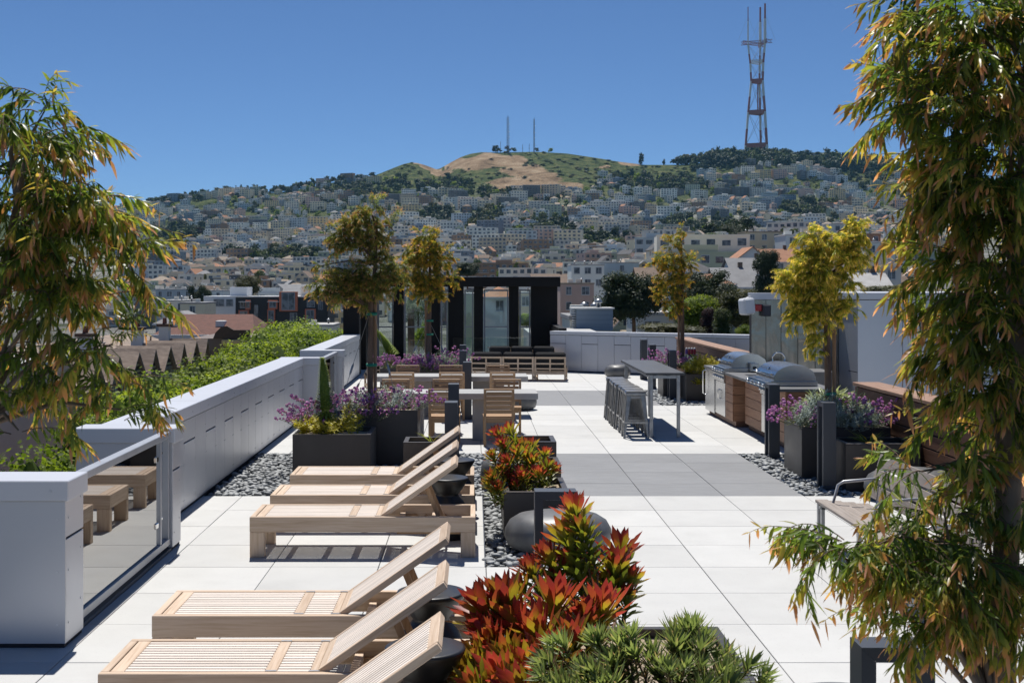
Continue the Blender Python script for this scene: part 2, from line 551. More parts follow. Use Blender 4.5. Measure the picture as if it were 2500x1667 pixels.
# ---- metal-panel parapets
def parapet(name, p0, p1, label, top=1.112, pw=.56, thick=.36, first=0, cope=.135, seed=0, inner_cope=.03):
    d = Vector((p1[0] - p0[0], p1[1] - p0[1])); L = d.length
    t = thing(name, (p0[0], p0[1], 0), label, "parapet", rz=math.atan2(d.y, d.x))
    zc = top - cope
    MB().box(0, L, .003, thick, 0, zc).build("core", M['panel_gap'], t)
    n = max(1, round(L / pw)); w = L / n
    rv = MB()
    for i in range(n):
        x0, x1 = i * w + .003, (i + 1) * w - .003
        parts = [(.035, zc - .012)] if (i + first) % 2 else [(.035, zc - .255), (zc - .240, zc - .012)]
        for z0, z1 in parts:
            MB().box(x0, x1, -.012, .004, z0, z1, b=.002).build("panel", M['panel'], t)
        for zz in (.12, .5, zc - .30 if not (i + first) % 2 else .82):
            for xx in (x0 + .03, x1 - .03):
                rv.box(xx - .006, xx + .006, -.0155, -.012, zz - .006, zz + .006)
    k = 0
    while k * 2.4 < L:
        MB().box(k * 2.4 + .001, min(L, (k + 1) * 2.4) - .001, -inner_cope, thick + .03, zc, top, b=.006).build("coping", M['coping'], t)
        for q in range(3):
            xx = k * 2.4 + .4 + q * .8
            if xx < L: rv.box(xx - .008, xx + .008, -inner_cope - .004, -inner_cope, zc + .05, zc + .066)
        k += 1
    rv.build("rivets", M['rivet'], t, kind="stuff")
    return t
def pier(x0, x1, y0, y1, label, top=1.112):
    t = thing("parapet_pier", (x0, y0, 0), label, "parapet")
    w, d = x1 - x0, y1 - y0
    zc = top - .135
    MB().box(0.004, w - .012, .012, d, 0, zc).build("core", M['panel_gap'], t)
    MB().box(0, w, 0, .012, .03, zc - .004, b=.002).build("panel", M['panel'], t)
    MB().box(w - .012, w, .014, d - .002, .03, zc - .26, b=.002).build("panel", M['panel'], t)
    MB().box(w - .012, w, .014, d - .002, zc - .245, zc - .006, b=.002).build("panel", M['panel'], t)
    MB().box(-.02, w + .025, -.022, d + .02, zc, top, b=.006).build("coping", M['coping'], t)
    rv = MB()
    for zz in (.15, .5, .85):
        rv.box(w - .06, w - .048, -.004, 0, zz, zz + .012)
        rv.box(w, w + .004, .06, .072, zz, zz + .012); rv.box(w, w + .004, d - .07, d - .058, zz + .1, zz + .112)
    rv.box(w - .1, w - .085, -.026, -.022, zc + .06, zc + .075)
    rv.build("rivets", M['rivet'], t, kind="stuff")
    return t
pier(-4.7, -2.715, 8.43, 8.82, "broad grey metal parapet end block beside the loungers, before the glass railing")
pier(-3.62, -2.742, 11.54, 11.86, "grey metal parapet pier at the far end of the framed glass railing by the loungers")
parapet("parapet_wall", (-3.104, 11.865), (-3.104, 22.9), "long grey metal panel parapet running beside the pebble bed and the box planters", first=1)
pier(-3.5, -2.74, 22.92, 23.16, "small grey metal pier ending the long parapet, behind the green spire plant")
pier(-3.5, -2.66, 25.62, 25.92, "grey metal parapet pier past the second glass gap, before the black pavilion")
parapet("parapet_wall", (-3.104, 25.93), (-3.104, 34.15), "shorter grey metal panel parapet leading up to the black pavilion")
parapet("parapet_wall", (2.15, 35.95), (9.4, 31.75), "grey metal panel parapet across the end of the deck behind the bar table", top=1.137, pw=.49, thick=.3, cope=.1, first=0)

def glass_railing(x, y0, y1, label):
    t = thing("glass_railing", (x, y0, 0), label, "railing")
    L = y1 - y0
    M_ = M['rail']
    MB().box(-.05, .035, 0, L, 1.03, 1.085, b=.004).build("top_rail", M_, t)
    MB().box(-.03, .03, 0, L, .06, .12, b=.003).build("bottom_rail", M_, t)
    MB().box(-.06, .04, 0, L, -.004, .03, b=.003).build("base_channel", M['post'], t)
    for yy in (.012, .25 if L > 2 else L * .3, L - .34, L - .06):
        if yy < .1 or yy > L * .5:
            MB().box(-.025, .025, yy, yy + .045, .12, 1.03, b=.002).build("post", M_, t)
    MB().box(-.008, .008, .085, L - .42, .115, 1.035).build("glass_pane", M['glass_coated'], t)
    for zz in (.28, .86):
        MB().box(-.02, .02, L - .46, L - .38, zz, zz + .05, b=.006).build("clamp", M['chrome'], t)
        MB().box(-.022, .022, L - .28, L - .25, zz + .05, zz + .075, b=.004).build("clamp", M['chrome'], t)
    return t
glass_railing(-2.79, 8.85, 11.53, "grey framed glass railing panel reflecting the lounger feet")
glass_railing(-2.79, 23.19, 25.6, "small framed glass railing behind the flowering planter and spire plant")

# ---- black pavilion at the end of the deck
pv = thing("pavilion", (0, 0, 0), "black open pavilion with flat roof and glass bays at the end of the deck", "pavilion")
def roofpiece(x0, x1, y0, y1):
    MB().box(x0, x1, y0, y1, 2.385, 2.685, b=.01).build("roof", M['pavilion'], pv)
roofpiece(-3.72, ax(1367, 40.2), 39.95, 42.2)
roofpiece(-3.72, -2.95, 34.25, 39.945)
MB().box(-3.74, ax(1368, 40.2), 39.92, 42.23, 2.688, 2.702).build("roof_coping", M['frame_grey'], pv)
YB = 40.45
cols = [(960.8, 984.5), (1050, 1074), (1094, 1132), (1157, 1179.6), (1243, 1266.6), (1297, 1361)]
for a, b in cols:
    MB().box(ax(a, YB), ax(b, YB), YB, YB + .55, 0, 2.385, b=.004).build("column", M['pavilion'], pv)
def bay(x0, x1):
    f = MB()
    f.box(x0 + .02, x0 + .07, YB + .2, YB + .26, 0, 2.3); f.box(x1 - .06, x1 - .02, YB + .2, YB + .26, 0, 2.3)
    f.box(x0 + .07, x1 - .06, YB + .2, YB + .26, 2.24, 2.3); f.box(x0 + .07, x1 - .06, YB + .205, YB + .255, 1.08, 1.12)
    f.build("window_frame", M['frame_grey'], pv)
    MB().box(x0 + .07, x1 - .06, YB + .225, YB + .235, 1.12, 2.24).build("glass_pane", M['glass'], pv)
    MB().box(x0 + .07, x1 - .06, YB + .225, YB + .235, .02, 1.08).build("glass_pane", M['glass'], pv)
for (a, b), (c, d) in zip(cols[:-1], cols[1:]):
    bay(ax(b, YB), ax(c, YB))
side = [(34.35, 34.95), (36.6, 37.1), (38.7, 39.2), (40.45, 41.0)]
for a, b in side:
    MB().box(-3.55, -3.12, a, b, 0, 2.385, b=.004).build("column", M['pavilion'], pv)
for (a, b), (c, d) in zip(side[:-1], side[1:]):
    f = MB(); f.box(-3.36, -3.30, b + .02, b + .07, 0, 2.3); f.box(-3.36, -3.30, c - .07, c - .02, 0, 2.3); f.box(-3.36, -3.30, b + .07, c - .07, 1.08, 1.12)
    f.build("window_frame", M['frame_grey'], pv)
    MB().box(-3.335, -3.325, b + .07, c - .07, .02, 1.08).build("glass_pane", M['glass'], pv)
    MB().box(-3.335, -3.325, b + .07, c - .07, 1.12, 2.3).build("glass_pane", M['glass'], pv)
bay(-3.12, ax(960.8, YB))
MB().box(2.42, 2.64, 36.3, 40.44, 0, 1.2).build("side_wall", M['pavilion'], pv)

# free-standing glass screen beside the sofas
gs = thing("glass_screen", (0, 0, 0), "low clear frameless glass wind screen behind the teak sofas", "screen")
for x0, x1 in ((-.62, .42), (.44, 1.5)):
    MB().box(x0, x1, 36.6, 36.612, .02, .93).build("glass_pane", M['glass'], gs)
for xx in (-.55, .4, .46, 1.45):
    for zz in (.08, .62):
        MB().box(xx - .02, xx + .02, 36.58, 36.635, zz, zz + .04, b=.005).build("clamp", M['chrome'], gs)
    MB().box(xx - .02, xx + .02, 36.57, 36.645, 0, .08, b=.005).build("clamp", M['chrome'], gs)

# ---- stair bulkhead with steel splash-back
m, nt, b_ = nodes_of("wavy_steel")
b_.inputs["Base Color"].default_value = (.22, .21, .20, 1); b_.inputs["Metallic"].default_value = 1; b_.inputs["Roughness"].default_value = .15
bumpy(nt, b_, noise(nt, coords(nt, (1.6, 1.6, .9)), 1.8, 2, .35, .6), .28, .05)
M['wavy'] = m
bk = thing("bulkhead", (0, 0, 0), "grey panelled stair bulkhead block behind the grill kitchen", "building")
YP, XL, XR = 24.32, ax(1834, 24.3), ax(2048, 24.3)
MB().box(XL + .004, XR + .019, YP + .03, YP + .16, -.04, 2.14).build("core", M['panel_gap'], bk)
ws = [1834, 1870, 1907, 1948, 1990, 2048]
for a, b in zip(ws[:-1], ws[1:]):
    MB().box(ax(a, YP) + .003, ax(b, YP) - .003, YP, YP + .03, .0, 2.14, b=.003).build("steel_panel", M['wavy'], bk)
MB().box(XL - .02, XR - .032, YP - .03, YP + .19, 2.142, 2.275, b=.006).build("coping", M['coping'], bk)
YF = 23.12
MB().box(XR + .02, 12.0, YF + .014, 28.4, -.04, 2.16).build("core", M['panel_gap'], bk)
for y0, y1, z0, z1 in ((YF + .014, YF + .62, 0, .82), (YF + .014, YF + .62, .835, 2.15), (YF + .626, YP - .004, 0, 2.15)):
    MB().box(XR + .006, XR + .02, y0, y1, z0, z1, b=.002).build("panel", M['panel'], bk)
xj = ax(2203.8, YF)
for x0, x1, z0, z1 in ((XR + .006, xj - .004, 0, 2.15), (xj + .004, xj + 1.1, 0, .80), (xj + .004, xj + 1.1, .812, 2.15), (xj + 1.108, 12, 0, 2.15)):
    MB().box(x0, x1, YF, YF + .014, z0, z1, b=.002).build("panel", M['panel'], bk)
MB().box(XR - .03, 12.05, YF - .03, 28.6, 2.162, 2.283, b=.006).build("coping", M['coping'], bk)

# ---- wooden walls
def wood_wall(y0, y1, label, x=5.30, top=1.07):
    t = thing("wooden_wall", (x, y0, 0), label, "wall")
    L = y1 - y0
    MB().box(.03, .30, .01, L - .01, 0, top - .05).build("core", M['panel_gap'], t)
    n = 6; h = (top - .05) / n
    for i in range(n):
        k = 0
        while k < L:
            e = min(L, k + random.uniform(2.2, 3.2)); e = L if L - e < .8 else e
            MB().box(-.0 + random.uniform(0, .002), .028, k + .002, e - .002, i * h + .004, (i + 1) * h - .013, b=.003).build("board", M['ipe_y'], t)
            k = e
    k = 0
    while k < L:
        e = min(L, k + 2.6); e = L if L - e < .8 else e
        MB().box(-.035, .335, k + .001, e - .001, top - .045, top, b=.005).build("cap", M['cap_wood'], t)
        k = e
    return t
wood_wall(24.38, 33.3, "red-brown wooden slat wall with flat cap between the steel splash-back and the far planters")
wood_wall(6.2, 17.68, "red-brown wooden slat wall with flat cap behind the slatted bench")
# ================================================================ furniture on the deck
# ---- sun loungers
def make_lounger():
    t = thing("sun_lounger", (0, 0, 0), "-", "lounger", "teak sun loungers in rows beside the parapet")
    L, W, H = 2.0, .67, .36
    rail = MB().box(0, L, 0, .045, H - .135, H, b=.004).mesh("side_rail", M['teak_x'])
    put("side_rail", rail, t); put("side_rail", rail, t, (0, W - .045, 0))
    er = MB().box(0, .045, .0455, W - .0455, H - .135, H, b=.004).mesh("end_rail", M['teak_y'])
    put("end_rail", er, t); put("end_rail", er, t, (L - .045, 0, 0))
    leg = MB().box(0, .13, 0, .075, 0, H - .136, b=.004).mesh("leg", M['teak_z'])
    for x in (0.001, L - .131):
        for y in (0.001, W - .076): put("leg", leg, t, (x, y, 0))
    hx = 1.155                                   # hinge of the backrest
    n = 12
    ys = [.052 + (W - .104) * (i + .5) / n for i in range(n)]
    sw = (W - .104) / n * .67
    s1 = MB().box(.125, .87, -sw / 2, sw / 2, H - .022, H - .002, b=.003).mesh("slat", M['slat'])
    s2 = MB().box(.935, hx - .045, -sw / 2, sw / 2, H - .022, H - .002, b=.003).mesh("slat", M['slat'])
    for y in ys:
        put("slat", s1, t, (0, y, 0)); put("slat", s2, t, (0, y, 0))
    for x0, x1 in ((.052, .124), (.871, .934), (hx - .044, hx - .002)):
        MB().box(x0, x1, .047, W - .047, H - .024, H - .001, b=.003).build("cross_slat", M['teak_y'], t)
    for x0 in (.30, .62, 1.3, 1.6):
        MB().box(x0, x0 + .05, .046, W - .046, H - .11, H - .065, b=.003).build("brace", M['teak_y'], t)
    # rack for the support bar
    for y in (.05, W - .075):
        v = [(1.30, .262)] + [(1.45 + i * .09 + dx, .26 + dz) for i in range(4) for dx, dz in ((0, .02), (.03, -.008), (.055, -.03), (.065, -.008))] + [(1.9, .255), (1.95, .20), (1.3, .20)]
        MB().prism(v, y, y + .022).build("rack", M['chair_x'], t)
    # backrest, tilted 35 degrees about the hinge
    A = R(-35)
    bl = .815
    br = put("backrest", MB().box(0, bl, 0, .035, -.035, .004, b=.003).mesh("backrest_rail", M['teak_x']), t, (hx, .05, H), (0, A, 0))
    put("backrest_rail", br.data, br, (0, W - .135, 0))
    put("backrest_end", MB().box(bl - .055, bl + .003, .0355, W - .1355, -.033, .005, b=.003).mesh("backrest_end", M['teak_y']), br)
    put("backrest_end", MB().box(0.0, .05, .0355, W - .1355, -.033, .002, b=.003).mesh("backrest_end", M['teak_y']), br)
    bw = (W - .171) / n
    bs = MB().box(.052, bl - .057, -bw * .36, bw * .36, -.02, .002, b=.003).mesh("slat", M['slat'])
    for i in range(n):
        put("slat", bs, br, (0, .0355 + bw * (i + .5), 0))
    # prop of two struts
    for y in (.17, W - .19):
        MB().bar((hx + .40, y, H + .40 * math.tan(R(35)) - .03), (hx + .56, y, .225), .018, .04, up=(1, 0, 0)).build("strut", M['chair_z'], t)
    MB().tube([(hx + .56, .05, .225), (hx + .56, W - .05, .225)], .011, 8).build("prop_rod", M['chair_y'], t)
    for y in (.05, W - .05):
        for x in (.905, hx - .02):
            MB().box(x - .03, x + .03, y - .008, y + .008, H, H + .004).build("hinge", M['galv'], t)
    return t
lg = make_lounger()
lz = [(-2.0, 13.75, "pale teak sun lounger right in front of the box planter with the green spire"),
      (-2.0, 12.42, "pale teak sun lounger between two black stools, level with the red shrub planter"),
      (-1.99, 11.24, "pale teak sun lounger with whole leg frame and striped shadow showing under it"),
      (-2.0, 7.87, "pale teak sun lounger directly past the open paving gap, beside the glass railing"),
      (-1.985, 6.69, "pale teak sun lounger beside the broad parapet end block, between two black stools"),
      (-1.985, 5.53, "pale teak sun lounger of which mainly the raised backrest shows, beside the red shrubs")]
for i, (x, y, lab) in enumerate(lz):
    o = lg if i == 0 else copy_tree(lg)
    o.location = (x, y, 0); o["label"] = lab

# ---- black hourglass stools
st_me = MB().lathe([(.19, 0), (.205, .01), (.212, .20), (.20, .27), (.165, .335), (.118, .395), (.108, .41), (.118, .425), (.16, .48), (.202, .548), (.206, .562), (.203, .572), (.19, .575)], 40).mesh("side_table", M['black'])
for x, y, lab in ((-.25, 6.445, "black hourglass side table beside the lounger whose backrest alone shows"),
                  (-.26, 7.62, "black hourglass side table between the loungers next to the broad parapet block"),
                  (-.262, 12.165, "black hourglass side table just behind the lounger with striped shadow under it"),
                  (-.20, 13.42, "black hourglass side table next to the lounger in front of the box planter")):
    tag(put("side_table", st_me, None, (x, y, 0.0)), lab, "table", "black side tables between the loungers")

# ---- portal bollards
def portal_mesh():
    t = thing("bollard_light", (0, 0, 0), "-", "bollard", "slate portal bollards along the pebble beds")
    w, d, h, k = .28, .15, 1.03, .056
    # mitred inverted U
    prof_l = [(0, 0), (k, 0), (k, h - k), (0, h)]
    MB().prism([(0, 0), (0, h), (k, h - k), (k, 0)], 0, d).build("upright", M['post'], t)
    MB().prism([(w - k, 0), (w - k, h - k), (w, h), (w, 0)], 0, d).build("upright", M['post'], t)
    MB().prism([(.0006, h), (w - .0006, h), (w - k - .0006, h - k), (k + .0006, h - k)], 0, d).build("crossbar", M['post'], t)
    MB().box(k + .02, w - k - .02, d * .3, d * .7, h - k - .008, h - k - .0005).build("lamp_lens", M['white_plastic'], t)
    MB().box(-.012, k + .012, -.012, d + .012, 0, .05, b=.01).build("base_plate", M['post'], t)
    return t
pb = portal_mesh()
posts = [(.405, 8.48, 0, "slate portal bollard frame in front of the grey boulder seat"),
         (1.47, 4.82, 0, "slate portal bollard frame under the hanging foliage of the weeping tree"),
         (-.20, 14.97, 1, "slate bollard behind the small planter with spiky grass"),
         (-.215, 17.75, 1, "slate bollard in front of the concrete table's nearer chairs"),
         (-.05, 22.9, 1, "slate bollard between the two concrete dining tables"),
         (-.17, 27.0, 1, "slate bollard at the end of the long flower planter"),
         (-.19, 29.6, 1, "slate bollard behind the long flower planter, by the sofa arm"),
         (4.26, 17.7, 1, "slate bollard on the pebbles in front of the nearer grill"),
         (4.26, 14.95, 1, "slate bollard on the pebbles between the tall and the low planter"),
         (4.31, 27.05, 1, "slate bollard between the far planters under the slender tree"),
         (4.26, 29.75, 1, "slate bollard behind the purple flowers past the bar table"),
         (4.44, 32.6, 1, "slate bollard by the end parapet near the steel drum seat")]
for i, (x, y, r, lab) in enumerate(posts):
    o = pb if i == 0 else copy_tree(pb)
    o.location = (x, y, .0 if i else 0); o["label"] = lab
    o.rotation_euler = (0, 0, R(90) * r)

# ---- planters
def planter(x0, x1, y0, y1, z, label, rim=.055, soil='gravel', drop=.06):
    t = thing("planter", ((x0 + x1) / 2, y0, -.03), label, "planter", "dark steel box planters")
    w, d = (x1 - x0) / 2, y1 - y0
    z = z + .03
    m = M['planter']
    for nm, a in (("front_panel", (-w, w, 0, rim * .6)), ("back_panel", (-w, w, d - rim * .6, d)),
                  ("side_panel", (-w, -w + rim * .6, rim * .6 + .001, d - rim * .6 - .001)), ("side_panel", (w - rim * .6, w, rim * .6 + .001, d - rim * .6 - .001))):
        MB().box(*a, 0, z - .012, b=.003).build(nm, m, t)
    r = MB()
    for a in ((-w, w, 0, rim), (-w, w, d - rim, d), (-w, -w + rim, rim, d - rim), (w - rim, w, rim, d - rim)):
        r.box(*a, z - .012, z, b=.002)
    r.build("rim", m, t)
    g = MB(); n = 14
    vs_ = []
    for j in range(n + 1):
        for i in range(n + 1):
            vs_.append((-w + rim * .6 + (2 * w - 1.2 * rim) * i / n, rim * .6 + (d - 1.2 * rim) * j / n, z - drop + random.uniform(-.008, .008)))
    g.raw(vs_, [(j * (n + 1) + i, j * (n + 1) + i + 1, (j + 1) * (n + 1) + i + 1, (j + 1) * (n + 1) + i) for j in range(n) for i in range(n)])
    g.build("gravel_bed", M[soil], t)
    return t
planter(-2.26, -1.29, 15.78, 16.70, .56, "wide dark steel planter with yellow-green shrub and tall green spire plant")
planter(-1.88, -.76, 17.02, 17.92, .74, "tall dark steel planter holding the copper-leaved tree and purple flowers")
planter(-.84, -.30, 15.0, 15.56, .56, "small dark steel planter with tan gravel and a few spiky grass blades")
planter(.28, .90, 12.02, 12.95, .455, "dark steel planter with red-tipped shrub behind the boulder seat")
planter(.28, .90, 13.15, 13.75, .555, "dark steel planter, middle of the three stepped boxes with red-tipped shrubs")
planter(.28, .90, 13.9, 14.5, .70, "dark steel planter, tallest of the three stepped boxes with red-tipped shrubs")
planter(.30, 1.42, 5.7, 7.4, .42, "dark steel planter hidden under the green and red cone shrubs", drop=.05)
planter(4.09, 5.2, 15.86, 16.76, .635, "tall dark steel planter with golden weeping tree and purple flowers")
planter(4.35, 5.22, 14.85, 15.5, .56, "low wide dark steel planter with a grass tuft beside the slatted bench")
planter(-2.02, -.33, 27.2, 28.2, .64, "long dark steel planter filled with purple and silver flowers behind the dining tables")
planter(4.09, 4.38, 27.5, 28.3, .635, "narrow dark steel planter past the bar table, its side shining pale")
planter(4.41, 5.2, 26.42, 27.3, .57, "dark steel planter with the yellow shrub beside the fridge")

# ---- boulder seats
def pouf(x, y, dx, dy, h, label, rz=0, name="boulder_seat"):
    prof = [(.55, 0), (.78, .03), (.93, .14), (1.0, .36), (.985, .55), (.90, .76), (.74, .90), (.5, .97), (.2, 1.0), (.03, 1.002)]
    mb = MB().lathe([(r, z) for r, z in prof], 40)
    v = [(p[0] * dx * (1 + .03 * math.sin(3 * math.atan2(p[1], p[0]))), p[1] * dy, p[2] * h) for p in mb.v]
    mb.v = v
    return tag(mb.build(name, M['pouf'], None, (x, y, 0), (0, 0, rz)), label, "seat", "smooth grey boulder seats")
pouf(.765, 11.56, .49, .43, .355, "smooth grey boulder seat behind the slate portal frame")
pouf(.22, 15.05, .15, .2, .36, "smooth grey boulder seat peeking out left of the red shrubs", 0)
pouf(4.92, 14.28, .52, .4, .36, "smooth grey boulder seat behind the slatted bench")
pouf(3.78, 33.5, .34, .34, .34, "smooth grey boulder seat by the end parapet beyond the bar table")
pouf(.86, 24.75, .36, .36, .36, "smooth grey boulder seat behind the end of the concrete dining tables")
pouf(1.92, 6.55, .45, .4, .30, "smooth grey boulder seat beside the green cone shrub")

# ---- slatted bench
bn = thing("bench", (3.13, 9.15, 0), "weathered slatted wooden bench with steel frame, half hidden by the weeping tree", "bench")
BL = 2.55
for i in range(4):
    MB().box(.01 + i * .125, .01 + i * .125 + .113, 0, BL, .412 - i * .012, .440 - i * .012, b=.004).build("seat_slat", M['worn_y'], bn)
for i in range(3):
    a = .47 + i * .135
    q = MB().box(-.014, .014, 0, BL, 0, .122, b=.004).build("back_slat", M['worn_y'], bn, (.505 + i * .042, 0, a), (0, R(17), 0))
for y in (.18, BL / 2, BL - .18):
    MB().bar((.03, y, 0), (.03, y, .395), .03, .045, up=(0, 1, 0)).build("leg", M['galv'], bn)
    MB().bar((.47, y, 0), (.50, y, .375), .03, .045, up=(0, 1, 0)).build("leg", M['galv'], bn)
    MB().bar((.0, y, .395), (.50, y, .365), .045, .022).build("seat_rail", M['galv'], bn)
    MB().bar((.51, y, .37), (.63, y, .85), .012, .04, up=(0, 1, 0)).build("back_post", M['galv'], bn)
    MB().tube([(.12, y, .42), (.17, y, .60), (.22, y, .63), (.50, y, .655), (.545, y, .64)], .014, 8).build("armrest", M['rail'], bn)
for y in (.02, BL - .06):
    MB().box(.02, .05, y, y + .04, 0, .41, b=.003).build("leg", M['galv'], bn)

# ---- concrete dining tables
def dining_table(y0, y1, label):
    t = thing("dining_table", (0, y0, 0), label, "table", "long concrete dining tables")
    d = y1 - y0
    MB().box(-1.85, -.434, 0, d, .655, .75, b=.006).build("tabletop", M['concrete'], t)
    MB().box(-.430, .985, 0, d, .655, .75, b=.006).build("tabletop", M['concrete'], t)
    for a, b in ((-1.4, -.8), (-.03, .55)):
        MB().box(a, b, d * .22, d * .78, 0, .654, b=.006).build("pedestal", M['concrete'], t)
    return t
dining_table(19.6, 20.42, "long pale concrete dining table nearer the loungers, with teak chairs around it")
dining_table(23.25, 24.1, "long pale concrete dining table in front of the long flower planter")

# ---- teak dining chairs (front faces -Y; back at +Y)
def make_chair():
    t = thing("dining_chair", (0, 0, 0), "-", "chair", "slatted teak dining chairs at the concrete tables")
    w = .46
    for s in (-1, 1):
        x0 = s * (w / 2 - .02)
        MB().box(x0 - .02, x0 + .02, -.22, -.18, 0, .43, b=.004).build("leg", M['chair_z'], t)
        MB().bar((x0, .20, 0), (x0, .21, .45), .04, .042, up=(0, 1, 0)).build("leg", M['chair_z'], t)
        MB().bar((x0, .21, .45), (x0, .265, .855), .04, .036, up=(0, 1, 0)).build("back_post", M['chair_z'], t)
        MB().box(x0 - .012, x0 + .012, -.18, .185, .36, .425).build("side_apron", M['chair_y'], t)
    MB().box(-w / 2 + .042, w / 2 - .042, -.215, -.19, .355, .43).build("apron", M['chair_x'], t)
    MB().box(-w / 2 + .042, w / 2 - .042, .19, .215, .355, .43).build("apron", M['chair_x'], t)
    for i in range(6):
        MB().box(-w / 2 - .004, w / 2 + .004, -.235 + i * .073, -.235 + i * .073 + .064, .432, .452, b=.004).build("seat_slat", M['chair_x'], t)
    sl = MB().box(-w / 2 + .042, w / 2 - .042, -.009, .009, 0, .050, b=.003).mesh("back_slat", M['chair_x'])
    for i in range(5):
        z = .50 + i * .068
        put("back_slat", sl, t, (0, .212 + (z - .45) * .136 + .004, z), (R(-7.7), 0, 0))
    MB().box(-w / 2, w / 2, -.02, .02, 0, .032, b=.01).build("top_rail", M['chair_x'], t, (0, .268, .838), (R(-7.7), 0, 0))
    return t
ch = make_chair()
cs = [(-1.3, 24.42, 0, "teak dining chair against the flower planter, left seat of that side", "fl"),
      (-.45, 24.42, 0, "b"), (.45, 24.42, 0, "c"), (-1.29, 22.9, 1, "d"), (-.41, 22.9, 1, "e"), (.49, 22.9, 1, "f"),
      (-1.3, 20.72, 0, "g"), (-.46, 20.72, 0, "h"), (.535, 20.72, 0, "i"), (-1.3, 19.2, 1, "j"), (-.45, 19.25, 1, "k"), (.365, 19.25, 1, "l")]
clab = ["teak chair between the flower planter and its table, at the end by the parapet", "teak chair between the flower planter and its table, middle seat",
        "teak chair between the flower planter and its table, at the end near the sofas", "teak chair by the flower planter's table, near side, behind the tree trunk",
        "teak chair by the flower planter's table, near side, middle seat", "teak chair by the flower planter's table, near side, at the free end",
        "teak chair on the far side of the nearer table, behind the tall planter's flowers", "teak chair on the far side of the nearer table, middle seat",
        "teak chair on the far side of the nearer table, by its free end", "teak chair on the near side of the nearer table, mostly hidden by the tall planter",
        "teak chair partly hidden behind the slate bollards at the nearer table", "teak chair with its slatted back fully showing, at the nearer concrete table"]
for i, c in enumerate(cs):
    o = ch if i == 0 else copy_tree(ch)
    o.location = (c[0], c[1], 0); o["label"] = clab[i]
    o.rotation_euler = (0, 0, (PI if c[2] else 0) + random.uniform(-.05, .05))

# ---- bar table and stools
bt = thing("bar_table", (0, 20.1, 0), "tall dark bar table on galvanised legs with a row of metal stools", "table")
MB().box(2.72, 3.33, 0, 3.5, .995, 1.032, b=.003).build("tabletop", M['bartop'], bt)
for x in (2.81, 3.24):
    for y in (.06, 3.40):
        MB().box(x - .026, x + .026, y - .026, y + .026, 0, .9945, b=.004).build("leg", M['galv'], bt)
    MB().box(x - .02, x + .02, .09, 3.37, .94, .985).build("frame_rail", M['galv'], bt)
for y in (.06, 3.40):
    MB().box(2.84, 3.21, y - .02, y + .02, .94, .985).build("frame_rail", M['galv'], bt)

def make_stool():
    t = thing("bar_stool", (0, 0, 0), "-", "stool", "metal bar stools along the bar table")
    H, a, b = .735, .15, .205
    MB().box(-.16, .16, -.155, .155, H - .012, H + .012, b=.011).build("seat", M['stool'], t)
    MB().box(-.162, .162, -.157, .157, H - .06, H - .013, b=.006).build("seat_skirt", M['stool'], t)
    for sx in (-1, 1):
        for sy in (-1, 1):
            p0, p1 = Vector((sx * a, sy * (a - .01), H - .05)), Vector((sx * b, sy * (b - .02), .0))
            L = MB()
            n = Vector((sx, 0, 0)); q = Vector((0, sy, 0))
            for wdir in (n, q):
                w0, w1 = .075, .03
                v = [p0, p0 - wdir * w0, p1 - wdir * w1, p1]
                off = (q if wdir is n else n) * -.006
                v = v + [x + off for x in v]
                L.raw(v, [(0, 1, 2, 3), (7, 6, 5, 4), (0, 4, 5, 1), (1, 5, 6, 2), (2, 6, 7, 3), (3, 7, 4, 0)])
            L.build("leg", M['stool'], t)
    z = .25; k = a + (b - a) * (1 - z / (H - .05))
    for p, q in (((-k, -k + .015), (k, -k + .015)), ((-k, k - .015), (k, k - .015)), ((-k, -k + .03), (-k, k - .03)), ((k, -k + .03), (k, k - .03))):
        MB().bar((*p, z), (*q, z), .008, .028).build("footrest", M['stool'], t)
    for s in (-1, 1):
        MB().bar((-.15, s * .13, H - .09), (.15, s * .13, H - .09), .006, .04).build("brace", M['stool'], t)
    return t
sto = make_stool()
for i in range(7):
    o = sto if i == 0 else copy_tree(sto)
    o.location = (2.565 + random.uniform(-.012, .012), 20.2 + i * .473, 0)
    o.rotation_euler = (0, 0, random.uniform(-.04, .04))
    o["label"] = ("metal bar stool first in the row by the bar table, all four legs showing", "metal bar stool second in the row from the free-showing one",
                  "metal bar stool third in the row along the bar table", "metal bar stool in the middle of the row of seven", "metal bar stool third from the row's end toward the end parapet",
                  "metal bar stool second from the row's end toward the end parapet", "metal bar stool at the row's end nearest the end parapet")[i]

